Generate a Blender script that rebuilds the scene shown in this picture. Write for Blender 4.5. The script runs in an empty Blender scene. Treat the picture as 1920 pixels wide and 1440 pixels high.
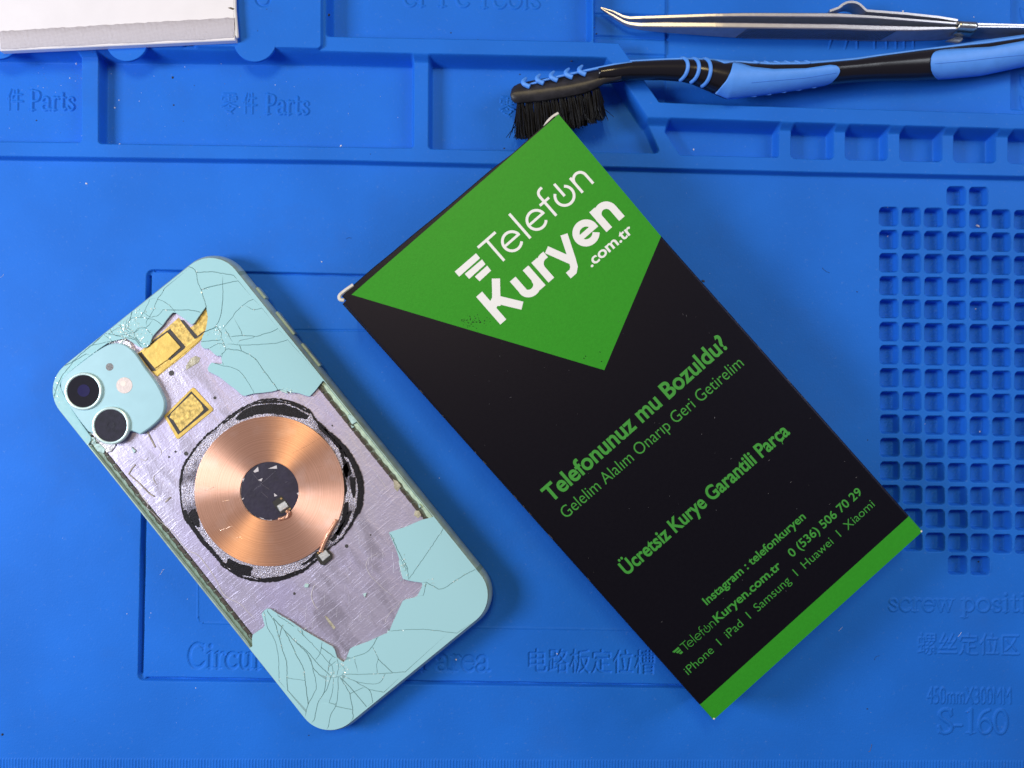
import bpy, math, random
import numpy as np
from mathutils import Matrix, Vector
from mathutils.geometry import delaunay_2d_cdt

# ---------------------------------------------------------------- camera, world, lights
S = 0.001                      # geometry is worked out in millimetres, stored in metres
C = bpy.context.scene.collection
sc = bpy.context.scene
CAM_H = 275.0                  # mm above the mat
TILT = math.radians(1.3)
FPX = 1540.0                   # focal length in pixels of the 1920 px wide photograph
cam = bpy.data.cameras.new('camera')
cam_o = bpy.data.objects.new('camera', cam)
C.objects.link(cam_o)
CAM = np.array([0.0, -CAM_H * math.tan(TILT), CAM_H])
cam_o.location = CAM * S
cam_o.rotation_euler = (TILT, 0, 0)
cam.sensor_width = 36.0
cam.lens = 36.0 * FPX / 1920.0
cam.clip_start, cam.clip_end = 0.01, 20.0
cam.dof.use_dof = True
cam.dof.focus_distance = 0.262
cam.dof.aperture_fstop = 9.0
sc.camera = cam_o

world = bpy.data.worlds.new('World')
sc.world = world
world.use_nodes = True
wb = world.node_tree.nodes['Background']
wb.inputs[0].default_value = (0.62, 0.58, 0.95, 1)
wb.inputs[1].default_value = 0.15

def area(name, loc, target, size, size_y, power, color):
    l = bpy.data.lights.new(name, 'AREA')
    l.shape = 'RECTANGLE'; l.size = size; l.size_y = size_y
    l.energy = power; l.color = color
    o = bpy.data.objects.new(name, l); C.objects.link(o)
    o.location = loc
    d = Vector(target) - Vector(loc)
    o.rotation_euler = d.to_track_quat('-Z', 'Y').to_euler()
    return o
area('window_light', (-0.52, 0.0, 0.37), (-0.05, 0, 0), 0.20, 0.20, 3.05, (0.86, 0.92, 1.0))
area('room_light', (0.50, 0.22, 0.38), (0.08, 0.03, 0), 0.26, 0.26, 1.35, (0.86, 0.92, 1.0))
area('tube_lamp', (-0.05, 0.46, 1.10), (0, 0, 0), 0.022, 0.30, 3.1, (1.0, 0.80, 0.42))
area('tube_lamp', (-0.22, 0.40, 1.10), (0, 0, 0), 0.022, 0.30, 2.2, (1.0, 0.80, 0.42))

sc.view_settings.view_transform = 'Standard'
sc.view_settings.look = 'None'
sc.view_settings.exposure = 0.06
sc.view_settings.gamma = 1.0
sc.view_settings.use_curve_mapping = False

# ---------------------------------------------------------------- helpers
rnd = random.Random(7)
ct, st = math.cos(TILT), math.sin(TILT)

def rays(p):
    p = np.atleast_2d(np.asarray(p, float))
    a = (p[:, 0] - 960) / FPX; b = -(p[:, 1] - 720) / FPX
    return np.stack([a, b * ct + st, b * st - ct], 1)

def W(p, z=0.0):
    """photograph pixels -> mm on the horizontal plane at height z (N,3)"""
    d = rays(p)
    z = np.broadcast_to(np.asarray(z, float), (len(d),))
    t = (z - CAM[2]) / d[:, 2]
    return CAM + d * t[:, None]

def on_plane(p, o, n):
    d = rays(p)
    t = ((o - CAM) @ n) / (d @ n)
    return CAM + d * t[:, None]

def nodes(name):
    m = bpy.data.materials.new(name); m.use_nodes = True
    nt = m.node_tree
    return m, nt, nt.nodes['Principled BSDF']

def mat(name, col, rough=0.5, metal=0.0, noise=0.0, nscale=400.0, bump=0.0, bscale=2000.0, coat=0.0, spec=0.5, rvar=0.0):
    m, nt, b = nodes(name)
    b.inputs['Base Color'].default_value = (*col, 1)
    b.inputs['Roughness'].default_value = rough
    b.inputs['Metallic'].default_value = metal
    b.inputs['Coat Weight'].default_value = coat
    b.inputs['Coat Roughness'].default_value = 0.15
    b.inputs['Specular IOR Level'].default_value = spec
    tc = nt.nodes.new('ShaderNodeTexCoord')
    if noise or rvar:
        n = nt.nodes.new('ShaderNodeTexNoise'); n.inputs['Scale'].default_value = nscale
        n.inputs['Detail'].default_value = 5
        nt.links.new(tc.outputs['Object'], n.inputs['Vector'])
        if noise:
            mr = nt.nodes.new('ShaderNodeMapRange')
            mr.inputs[1].default_value = 0.3; mr.inputs[2].default_value = 0.7
            mr.inputs[3].default_value = 1 - noise; mr.inputs[4].default_value = 1 + noise
            nt.links.new(n.outputs['Fac'], mr.inputs[0])
            mx = nt.nodes.new('ShaderNodeVectorMath'); mx.operation = 'SCALE'
            mx.inputs[0].default_value = col
            nt.links.new(mr.outputs[0], mx.inputs['Scale'])
            nt.links.new(mx.outputs[0], b.inputs['Base Color'])
        if rvar:
            mr = nt.nodes.new('ShaderNodeMapRange')
            mr.inputs[1].default_value = 0.3; mr.inputs[2].default_value = 0.7
            mr.inputs[3].default_value = rough - rvar; mr.inputs[4].default_value = rough + rvar
            nt.links.new(n.outputs['Fac'], mr.inputs[0])
            nt.links.new(mr.outputs[0], b.inputs['Roughness'])
    if bump:
        n2 = nt.nodes.new('ShaderNodeTexNoise'); n2.inputs['Scale'].default_value = bscale
        n2.inputs['Detail'].default_value = 3
        nt.links.new(tc.outputs['Object'], n2.inputs['Vector'])
        bp = nt.nodes.new('ShaderNodeBump'); bp.inputs['Strength'].default_value = bump
        bp.inputs['Distance'].default_value = 0.0002
        nt.links.new(n2.outputs['Fac'], bp.inputs['Height'])
        nt.links.new(bp.outputs[0], b.inputs['Normal'])
    return m

class Frame:
    """a thing: an Empty at its base; parts are given in mm in its own axes"""
    def __init__(s, name, origin, R=None, label=None, cat=None, group=None):
        s.o = np.asarray(origin, float); s.R = np.eye(3) if R is None else np.asarray(R, float)
        e = bpy.data.objects.new(name, None); C.objects.link(e)
        e.empty_display_size = 0.01
        M = Matrix([list(s.R[i]) + [s.o[i] * S] for i in range(3)] + [[0, 0, 0, 1]])
        e.matrix_world = M
        if label: e['label'] = label
        if cat: e['category'] = cat
        if group: e['group'] = group
        s.e = e
    def loc(s, P):
        return (np.atleast_2d(P) - s.o) @ s.R

def mk(name, V, F, material, parent=None, smooth=False, origin=None, mats=None, midx=None):
    V = np.asarray(V, float)
    me = bpy.data.meshes.new(name)
    if origin is not None: V = V - np.asarray(origin, float)
    me.from_pydata((V * S).tolist(), [], F if isinstance(F, list) else [list(map(int, f)) for f in F])
    for m in (mats or [material]): me.materials.append(m)
    if midx is not None: me.polygons.foreach_set('material_index', np.asarray(midx, np.int32))
    if smooth: me.polygons.foreach_set('use_smooth', np.ones(len(me.polygons), bool))
    me.update()
    o = bpy.data.objects.new(name, me); C.objects.link(o)
    if parent is not None: o.parent = parent.e if isinstance(parent, Frame) else parent
    if origin is not None: o.location = np.asarray(origin, float) * S
    return o

class MB:
    def __init__(s): s.V = []; s.F = []; s.M = []
    def add(s, V, F, m=0):
        n = len(s.V); s.V += [tuple(map(float, v)) for v in V]
        s.F += [[i + n for i in f] for f in F]; s.M += [m] * len(F)
    def prism(s, P, z0, z1, m=0, bevel=0.0):
        """polygon (N,2) extruded z0..z1 with an optional top chamfer"""
        P = np.asarray(P, float)[:, :2]
        a = 0.5 * np.sum(P[:, 0] * np.roll(P[:, 1], -1) - np.roll(P[:, 0], -1) * P[:, 1])
        if a < 0: P = P[::-1]
        n = len(P); rings = [(P, z0)]
        if bevel:
            rings += [(P, z1 - bevel), (inset(P, bevel), z1)]
        else: rings += [(P, z1)]
        V = [(x, y, z) for Q, z in rings for x, y in Q]; F = []
        for r in range(len(rings) - 1):
            for i in range(n):
                j = (i + 1) % n
                F.append([r * n + i, r * n + j, (r + 1) * n + j, (r + 1) * n + i])
        F.append([(len(rings) - 1) * n + i for i in range(n)])
        F.append([i for i in range(n)][::-1])
        s.add(V, F, m)
    def tube(s, P, r, m=0, k=8, caps=True):
        P = np.asarray(P, float); n = len(P); r = np.broadcast_to(np.asarray(r, float), (n,))
        T = np.gradient(P, axis=0); T /= np.linalg.norm(T, axis=1)[:, None] + 1e-12
        up = np.array([0, 0, 1.0]); V = []
        for i in range(n):
            a = np.cross(T[i], up)
            if np.linalg.norm(a) < 1e-3: a = np.cross(T[i], [1.0, 0, 0])
            a /= np.linalg.norm(a); b = np.cross(a, T[i])
            for j in range(k):
                t = 2 * math.pi * j / k
                V.append(P[i] + r[i] * (a * math.cos(t) + b * math.sin(t)))
        F = []
        for i in range(n - 1):
            for j in range(k):
                q = (j + 1) % k
                F.append([i * k + j, i * k + q, (i + 1) * k + q, (i + 1) * k + j])
        if caps: F += [[j for j in range(k)][::-1], [(n - 1) * k + j for j in range(k)]]
        s.add(V, F, m)
    def ribbon(s, P, w, z, m=0, closed=False):
        """flat stroke of width w with square ends"""
        P = np.asarray(P, float)[:, :2]
        P = P[np.r_[True, np.linalg.norm(np.diff(P, axis=0), axis=1) > 1e-3]]
        if closed: P = np.vstack([P, P[:1]])
        T = np.diff(P, axis=0); T /= np.linalg.norm(T, axis=1)[:, None] + 1e-12
        N = np.stack([-T[:, 1], T[:, 0]], 1)
        Nn = np.vstack([N[:1], N[:-1] + N[1:], N[-1:]])
        if closed: Nn[0] = Nn[-1] = N[0] + N[-1]
        Nn /= np.linalg.norm(Nn, axis=1)[:, None] + 1e-12
        k = np.ones(len(P)); 
        for i in range(len(P)):
            c = abs(Nn[i] @ N[min(i, len(N) - 1)]); k[i] = 1 / max(c, 0.5)
        ww = np.broadcast_to(np.asarray(w, float), (len(P),))
        A = P + Nn * (ww * k / 2)[:, None]; B = P - Nn * (ww * k / 2)[:, None]
        V = [(x, y, z) for x, y in A] + [(x, y, z) for x, y in B]; n = len(P)
        s.add(V, [[i + n, i + 1 + n, i + 1, i] for i in range(n - 1)], m)
    def build(s, name, material, parent=None, smooth=False, origin=None, mats=None):
        return mk(name, s.V, s.F, material, parent, smooth, origin, mats, s.M if mats else None)

def inset(P, d):
    P = np.asarray(P, float); a = P - np.roll(P, 1, 0); b = np.roll(P, -1, 0) - P
    a /= np.linalg.norm(a, axis=1)[:, None] + 1e-12; b /= np.linalg.norm(b, axis=1)[:, None] + 1e-12
    n1 = np.stack([-a[:, 1], a[:, 0]], 1); n2 = np.stack([-b[:, 1], b[:, 0]], 1)
    n = n1 + n2; n /= np.linalg.norm(n, axis=1)[:, None] + 1e-12
    c = np.clip((n * n1).sum(1), 0.5, 1)
    return P + n * (d / c)[:, None]

def rrect(hx, hy, r, k=12, cx=0, cy=0):
    P = []
    for sx, sy, a0 in ((1, 1, 0), (-1, 1, 90), (-1, -1, 180), (1, -1, 270)):
        for i in range(k + 1):
            t = math.radians(a0 + 90 * i / k)
            P.append((cx + sx * (hx - r) + r * math.cos(t), cy + sy * (hy - r) + r * math.sin(t)))
    return np.array(P)

def arc(cx, cy, rx, ry, a0, a1, k=24):
    t = np.radians(np.linspace(a0, a1, k))
    return np.stack([cx + rx * np.cos(t), cy + ry * np.sin(t)], 1)

def resample(P, d, closed=False):
    P = np.asarray(P, float)
    if closed: P = np.vstack([P, P[:1]])
    L = np.r_[0, np.cumsum(np.linalg.norm(np.diff(P, axis=0), axis=1))]
    n = max(2, int(round(L[-1] / d)) + 1); t = np.linspace(0, L[-1], n)
    Q = np.stack([np.interp(t, L, P[:, i]) for i in range(P.shape[1])], 1)
    return Q[:-1] if closed else Q

def curve(P, n=8):
    """Catmull-Rom through the points"""
    P = np.asarray(P, float); Q = np.vstack([2 * P[0] - P[1], P, 2 * P[-1] - P[-2]]); out = []
    for i in range(1, len(Q) - 2):
        for t in np.linspace(0, 1, n, endpoint=False):
            out.append(0.5 * (2 * Q[i] + (Q[i + 1] - Q[i - 1]) * t + (2 * Q[i - 1] - 5 * Q[i] + 4 * Q[i + 1] - Q[i + 2]) * t * t
                              + (3 * Q[i] - Q[i - 1] - 3 * Q[i + 1] + Q[i + 2]) * t ** 3))
    out.append(P[-1]); return np.array(out)

def in_poly(X, Y, P):
    P = np.asarray(P, float); ins = np.zeros(X.shape, bool); n = len(P)
    for i in range(n):
        x0, y0 = P[i][:2]; x1, y1 = P[(i + 1) % n][:2]
        if y0 == y1: continue
        c = ((y0 > Y) != (y1 > Y)) & (X < (x1 - x0) * (Y - y0) / (y1 - y0) + x0)
        ins ^= c
    return ins

def seg_dist(X, Y, P, closed=False):
    P = np.asarray(P, float); d = np.full(X.shape, 1e9); n = len(P)
    for i in range(n if closed else n - 1):
        x0, y0 = P[i][:2]; x1, y1 = P[(i + 1) % n][:2]
        dx, dy = x1 - x0, y1 - y0; L = dx * dx + dy * dy + 1e-12
        t = np.clip(((X - x0) * dx + (Y - y0) * dy) / L, 0, 1)
        d = np.minimum(d, (X - x0 - t * dx) ** 2 + (Y - y0 - t * dy) ** 2)
    return np.sqrt(d)

def poly_sdf(X, Y, P, r=0.0):
    """signed distance (negative inside) of a polygon with corners rounded by r"""
    if r > 0:
        P = np.asarray(P, float)[:, :2]
        a = 0.5 * np.sum(P[:, 0] * np.roll(P[:, 1], -1) - np.roll(P[:, 0], -1) * P[:, 1])
        if a < 0: P = P[::-1]
        P = inset(P, r)
    d = seg_dist(X, Y, P, True)
    return np.where(in_poly(X, Y, P), -d, d) - r

_tc = bpy.data.curves.new('glyphs', 'FONT'); _to = bpy.data.objects.new('glyphs', _tc); C.objects.link(_to)
def glyphs(text, bold=0.0):
    """text as triangles-ready mesh data: verts (N,2) in em with H height 0.682, polygons"""
    _tc.body = text; _tc.offset = bold; _tc.resolution_u = 6
    bpy.context.view_layer.update()
    dg = bpy.context.evaluated_depsgraph_get()
    me = bpy.data.meshes.new_from_object(_to.evaluated_get(dg))
    V = np.array([v.co[:2] for v in me.vertices]).reshape(-1, 2)
    F = [list(p.vertices) for p in me.polygons]
    bpy.data.meshes.remove(me)
    return V, F
# ---------------------------------------------------------------- the table and the silicone mat
tm = mat('table_laminate', (0.22, 0.2, 0.18), 0.5, noise=0.1, nscale=60)
t_b = MB(); t_b.prism([(-500, -350), (500, -350), (500, 350), (-500, 350)], -26, -6.05)
t_o = t_b.build('tabletop', tm); t_o['kind'] = 'structure'

BLUE = (0.0130, 0.156, 0.69)
mat_m, nt, b = nodes('blue_silicone')
b.inputs['Roughness'].default_value = 0.62
b.inputs['Specular IOR Level'].default_value = 0.16
tc = nt.nodes.new('ShaderNodeTexCoord')
n1 = nt.nodes.new('ShaderNodeTexNoise'); n1.inputs['Scale'].default_value = 28; n1.inputs['Detail'].default_value = 8
n2 = nt.nodes.new('ShaderNodeTexNoise'); n2.inputs['Scale'].default_value = 900; n2.inputs['Detail'].default_value = 4
n2.inputs['Roughness'].default_value = 0.7
nt.links.new(tc.outputs['Object'], n1.inputs['Vector']); nt.links.new(tc.outputs['Object'], n2.inputs['Vector'])
m1 = nt.nodes.new('ShaderNodeMapRange'); m1.inputs[1].default_value = 0.3; m1.inputs[2].default_value = 0.7
m1.inputs[3].default_value = 0.90; m1.inputs[4].default_value = 1.08
nt.links.new(n1.outputs['Fac'], m1.inputs[0])
sv = nt.nodes.new('ShaderNodeVectorMath'); sv.operation = 'SCALE'; sv.inputs[0].default_value = BLUE
nt.links.new(m1.outputs[0], sv.inputs['Scale'])
# fine grey lint and scuffs that stay with the rubber
m2 = nt.nodes.new('ShaderNodeMapRange'); m2.inputs[1].default_value = 0.62; m2.inputs[2].default_value = 0.80
m2.inputs[3].default_value = 0.0; m2.inputs[4].default_value = 0.28
nt.links.new(n2.outputs['Fac'], m2.inputs[0])
mx = nt.nodes.new('ShaderNodeMix'); mx.data_type = 'RGBA'
nt.links.new(m2.outputs[0], mx.inputs[0]); nt.links.new(sv.outputs[0], mx.inputs[6])
mx.inputs[7].default_value = (0.22, 0.36, 0.66, 1)
# handling grime: faint dull patches
n4 = nt.nodes.new('ShaderNodeTexNoise'); n4.inputs['Scale'].default_value = 16; n4.inputs['Detail'].default_value = 9; n4.inputs['Roughness'].default_value = 0.68
nt.links.new(tc.outputs['Object'], n4.inputs['Vector'])
m4 = nt.nodes.new('ShaderNodeMapRange'); m4.inputs[1].default_value = 0.54; m4.inputs[2].default_value = 0.74; m4.inputs[3].default_value = 0.0; m4.inputs[4].default_value = 0.30
nt.links.new(n4.outputs['Fac'], m4.inputs[0])
mx4 = nt.nodes.new('ShaderNodeMix'); mx4.data_type = 'RGBA'
nt.links.new(m4.outputs[0], mx4.inputs[0]); nt.links.new(mx.outputs[2], mx4.inputs[6]); mx4.inputs[7].default_value = (0.030, 0.115, 0.42, 1)
nt.links.new(mx4.outputs[2], b.inputs['Base Color'])
bp = nt.nodes.new('ShaderNodeBump'); bp.inputs['Strength'].default_value = 0.25; bp.inputs['Distance'].default_value = 0.0002
n3 = nt.nodes.new('ShaderNodeTexNoise'); n3.inputs['Scale'].default_value = 1500; n3.inputs['Detail'].default_value = 2
nt.links.new(tc.outputs['Object'], n3.inputs['Vector'])
nt.links.new(n3.outputs['Fac'], bp.inputs['Height']); nt.links.new(bp.outputs[0], b.inputs['Normal'])

ZB, ZR, ZT, ZP = 5.2, 2.4, -2.0, 6.4          # band, lower rim, tray floor, raised panels
STEP = 0.26
xs = np.r_[[-205, -205, -200, -190, -182], np.arange(-176, 176.01, STEP), [185, 200, 220, 240, 245, 245]]
ys = np.r_[[-139, -139], np.arange(-137, 131.01, STEP), [134, 138, 144, 152, 158, 162, 162]]
GX, GY = np.meshgrid(xs, ys)
Hh = np.zeros_like(GX)

def box_of(P, pad):
    P = np.asarray(P)
    i0, i1 = np.searchsorted(xs, [P[:, 0].min() - pad, P[:, 0].max() + pad])
    j0, j1 = np.searchsorted(ys, [P[:, 1].min() - pad, P[:, 1].max() + pad])
    return slice(max(j0 - 1, 0), j1 + 1), slice(max(i0 - 1, 0), i1 + 1)
def smooth01(t): t = np.clip(t, 0, 1); return t * t * (3 - 2 * t)
def soft01(t):                      # nearly straight wall with small fillets
    t = np.clip(t, 0, 1); return 0.55 * t + 0.45 * t * t * (3 - 2 * t)
def sink(P, z, draft, r=0.0):
    P = np.asarray(P)[:, :2]; s = box_of(P, 1)
    d = poly_sdf(GX[s], GY[s], P, r); t = soft01(-d / draft)
    Hh[s] = Hh[s] * (1 - t) + z * t
    return s, d
def lift(P, z, draft, r=0.0):
    P = np.asarray(P)[:, :2]; s = box_of(P, draft + 1)
    d = poly_sdf(GX[s], GY[s], P, r); t = soft01(1 - d / draft)
    Hh[s] = np.maximum(Hh[s], Hh[s] * (1 - t) + z * t)
    return s, d
def groove(P, w, depth, closed=False):
    P = np.asarray(P)[:, :2]; s = box_of(P, w + 1)
    d = seg_dist(GX[s], GY[s], P, closed)
    Hh[s] -= depth * smooth01(1.5 - d / (w / 2) ) if depth > 0 else depth * smooth01(1.5 - d / (w / 2))

region = np.zeros((len(ys) - 1, len(xs) - 1), np.int32)   # which part each cell belongs to
parts = ['work_surface']; subs = {}
CX = 0.5 * (GX[:-1, :-1] + GX[1:, 1:]); CY = 0.5 * (GY[:-1, :-1] + GY[1:, 1:])
def claim(P, name, r=0.0, grow=0.0, parent=None):
    P = np.asarray(P)[:, :2]; s = box_of(P, 1)
    s = (slice(s[0].start, min(s[0].stop, region.shape[0])), slice(s[1].start, min(s[1].stop, region.shape[1])))
    d = poly_sdf(CX[s], CY[s], P, r)
    parts.append(name); k = len(parts) - 1
    region[s][d < grow] = k
    if parent is not None: subs[k] = parent
    return k

# lower rim that carries the trays, with its sloping front edge
rimP = W([(-400, 285), (0, 292), (640, 300), (1180, 313), (1500, 321.5), (1920, 330), (2400, 341), (2400, -300), (-400, -300)], ZR)
lift(rimP, ZR, 0.9); claim(rimP, 'raised_rim', grow=0.95)

# parts trays
def tray(px, z=ZR, floor=ZT, draft=1.0, r=1.2, name='parts_tray'):
    P = W(px, z); sink(P, floor, draft, r); claim(P, name, r, 0.0)
tray([(-330, 40), (153, 40), (153.5, 267.5), (-330, 262)])
tray([(185, 40), (777, 40), (776, 278), (184, 269.5)])
tray([(804, 40), (1105, 40), (1192, 180), (1239, 288), (803, 279.5)])
tray([(1258, 200), (1462, 200), (1461, 295.5), (1275, 291), (1246, 247)], r=1.0)
x0s = [(1483, 1564), (1585, 1665), (1687, 1767.5), (1788, 1868), (1890, 1971), (1992, 2072)]
for i, (a, c) in enumerate(x0s):
    yb = 297.5 + i * 2.3
    tray([(a, 200), (c, 200), (c, yb + 1.8), (a, yb)], r=1.6)

# upper band between the rows of trays
bandP = W([(-400, 60), (605, 69.5), (1110, 79.5), (1157, 81), (1234, 192.5), (1400, 199), (1720, 208), (1920, 214), (2400, 228),
           (2400, 254), (1920, 241.5), (1500, 229), (1216, 219), (1150, 120), (1138, 107.5), (1100, 106), (800, 100), (600, 95), (-400, 84)], ZB)
lift(bandP, ZB, 2.1); claim(bandP, 'divider_band', 0, 0.6)
upP = W([(-400, -300), (-400, 70), (605, 70), (1110, 80.5), (1157, 82), (1234, 193.5), (1400, 200), (1920, 215), (2400, 229), (2400, -300)], ZB)
lift(upP, ZB, 0.3)
# tool trays
P = W([(611, -200), (1110.5, -200), (1110.5, 78.5), (611, 68.5)], ZB); sink(P, -1.0, 1.4, 1.2); claim(P, 'tool_tray', 1.2)
P = W([(1113, -200), (2300, -200), (2300, 227), (1920, 214), (1720, 207.5), (1400, 198.5), (1236, 192), (1160, 81), (1113, 79.5)], ZB)
sink(P, -1.0, 1.0, 0.4); claim(P, 'tool_tray', 0.4)
sink(W([(1247, -200), (2300, -200), (2300, 230), (1247, 200)], -1), -2.0, 0.35)
for (a, c) in (((1116, 69), (1246, 73)), ((1116, 27), (1246, 30)), ((1175, 103), (1247, 105))):
    groove(W([a, c], -1), 0.9, 0.5)
# the long slot at the far end of the tray, and its chevrons
P = W([(1895, -200), (2060, -200), (2060, 208), (1895, 206)], -2); sink(P, -4.4, 0.8)
for y in (25, 150, 190, -60):
    lift(W([(1913, y - 9), (1920, y - 3), (1930, y - 9), (1923, y + 4), (1919, y + 16), (1915, y + 8)], -4.4), -3.9, 0.3)
# raised panels in the corner, each with a round pull tab
tabs_todo = []
def panel(px, tabs):
    P = W(px, ZP); lift(P, ZP, 0.35, 1.5); claim(P, 'lid_panel', 1.5, 0.4); k = len(parts) - 1
    for cx, cy, r in tabs:
        c = W([(cx, cy)], ZP)[0]; Q = arc(c[0], c[1], r / 5.7, r / 5.7, 0, 360, 60)[:-1]
        tabs_todo.append((k, c[:2], r / 5.7))
panel([(-330, -200), (348, -200), (348, 85), (-330, 78)], [(238, 75, 40), (-2, 71, 40)])
panel([(362, -200), (602, -200), (602, 90), (362, 86)], [(478, 76, 40)])
c = W([(492, 2)], ZP)[0]
groove(curve([(c[0] - 2.0, c[1] + 6), (c[0] - 2.0, c[1] + 0.6), (c[0] - 0.5, c[1] - 1.3), (c[0] + 1.6, c[1] - 1.2), (c[0] + 2.4, c[1] + 0.3)]), 0.7, 0.4)

# circuit board slot
slot = W([(274.5, 504.5), (1262, 526), (1300, 1291), (258, 1277)])
sink(slot, -1.1, 0.5, 2.2); claim(slot, 'board_slot', 2.2)
inn = inset(slot[::-1, :2], 1.0) if False else None
L, R_ = slot[0][:2], slot[3][:2]
groove([slot[0][:2] + (0.75, -2.5), slot[3][:2] + (0.75, 2.5)], 0.9, 1.5)
groove([slot[3][:2] + (2.5, 0.6), slot[2][:2] + (-2.5, 0.6)], 0.55, 0.9)
groove([slot[0][:2] + (2.5, -0.55), slot[1][:2] + (-2.5, -0.55)], 0.4, 0.5)
groove(W([(372, 618), (700, 620), (1275, 634)], -1.1), 0.45, 0.35)
groove(W([(372, 622), (371, 1158)], -1.1), 0.35, -0.22)
groove(curve(W([(371, 1156), (373, 1164), (380, 1168)], -1.1)[:, :2]), 0.35, -0.22)
groove(W([(379, 1168), (1250, 1182)], -1.1), 0.35, -0.25)
# gentle slope of the slot floor toward its lower edge
Pq = W([(262, 1262), (1276, 1275), (1276, 1288), (262, 1275)], -1.1)

# screw pits
grid_cols = [1666.7, 1709, 1751, 1793.6, 1835.5, 1877.5, 1919.5, 1961.5]
grid_rows = [407, 450.3, 493.5, 536.7, 579.8, 623, 666.2, 709.4, 752.8, 796.4, 840.3, 884.2, 928.2, 972, 1016]
gp = W([(1645, 345), (1985, 345), (1985, 1084), (1645, 1084)])
kgrid = claim(gp, 'screw_grid', 1.0)
pits = []; num = 3
pits += [(1793.5, 367.5, '1'), (1835.3, 368.5, '2')]
for j, y in enumerate(grid_rows):
    for i, x in enumerate(grid_cols):
        pits.append((x + 0.16 * j, y + 1.0 * i - 1.0, str(num))); num += 1
pits += [(1795.7, 1060, str(num)), (1838, 1061, str(num + 1))]
for x, y, t in pits:
    if x > 1955: continue
    h = 17.6; P = W([(x - h, y - h), (x + h, y - h), (x + h, y + h), (x - h, y + h)])
    sink(P, -3.5, 0.5, 1.25); claim(P, 'screw_pit', 1.25, 0.1, parent=kgrid)

# ruler along the front edge
rp = W([(-500, 1423), (2600, 1430), (2600, 1500), (-500, 1490)]); claim(rp, 'ruler')
for i in range(-200, 260):
    x = 960 + 5.62 * i + 1.5
    y = 1423.5 + 0.0022 * x
    if -60 < x < 1980:
        a = W([(x, y), (x, y + 62)]); s = box_of(a, 1.2)
        d = seg_dist(GX[s], GY[s], a[:, :2]); Hh[s] = np.maximum(Hh[s], 0.22 * smooth01(1.6 - d / 0.22))

# ---- lettering moulded into the rubber
def stamp(px0, px1, cap_px, V, F, z, depth, ss=3):
    """glyph mesh (cap height 0.682, x from 0) fitted on the baseline px0..px1"""
    A = W([px0, px1], z); u = A[1] - A[0]; Lm = np.linalg.norm(u); u = u[:2] / Lm; v = np.array([-u[1], u[0]])
    V = V.copy(); V[:, 0] -= V[:, 0].min()
    capmm = cap_px / 5.6
    V = V * (Lm / V[:, 0].max(), capmm / 0.682)
    P = A[0][:2] + V[:, :1] * u + V[:, 1:] * v
    s = box_of(P, 0.6); X = GX[s]; Y = GY[s]; acc = np.zeros(X.shape)
    x0, y0 = X[0, 0], Y[0, 0]
    for sx in range(ss):
        for sy in range(ss):
            XX = X + (sx - (ss - 1) / 2) * STEP * 1.25 / ss; YY = Y + (sy - (ss - 1) / 2) * STEP * 1.25 / ss
            hit = np.zeros(X.shape, bool)
            for f in F:
                T = P[f]
                for q in range(1, len(f) - 1):
                    a, b_, c_ = T[0], T[q], T[q + 1]
                    i0 = max(int((min(a[0], b_[0], c_[0]) - x0) / STEP) - 1, 0); i1 = int((max(a[0], b_[0], c_[0]) - x0) / STEP) + 3
                    j0 = max(int((min(a[1], b_[1], c_[1]) - y0) / STEP) - 1, 0); j1 = int((max(a[1], b_[1], c_[1]) - y0) / STEP) + 3
                    xx = XX[j0:j1, i0:i1]; yy = YY[j0:j1, i0:i1]
                    e0 = (b_[0] - a[0]) * (yy - a[1]) - (b_[1] - a[1]) * (xx - a[0])
                    e1 = (c_[0] - b_[0]) * (yy - b_[1]) - (c_[1] - b_[1]) * (xx - b_[0])
                    e2 = (a[0] - c_[0]) * (yy - c_[1]) - (a[1] - c_[1]) * (xx - c_[0])
                    hit[j0:j1, i0:i1] |= ((e0 >= 0) & (e1 >= 0) & (e2 >= 0)) | ((e0 <= 0) & (e1 <= 0) & (e2 <= 0))
            acc += hit
    Hh[s] += depth * smooth01(acc / ss ** 2)

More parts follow.
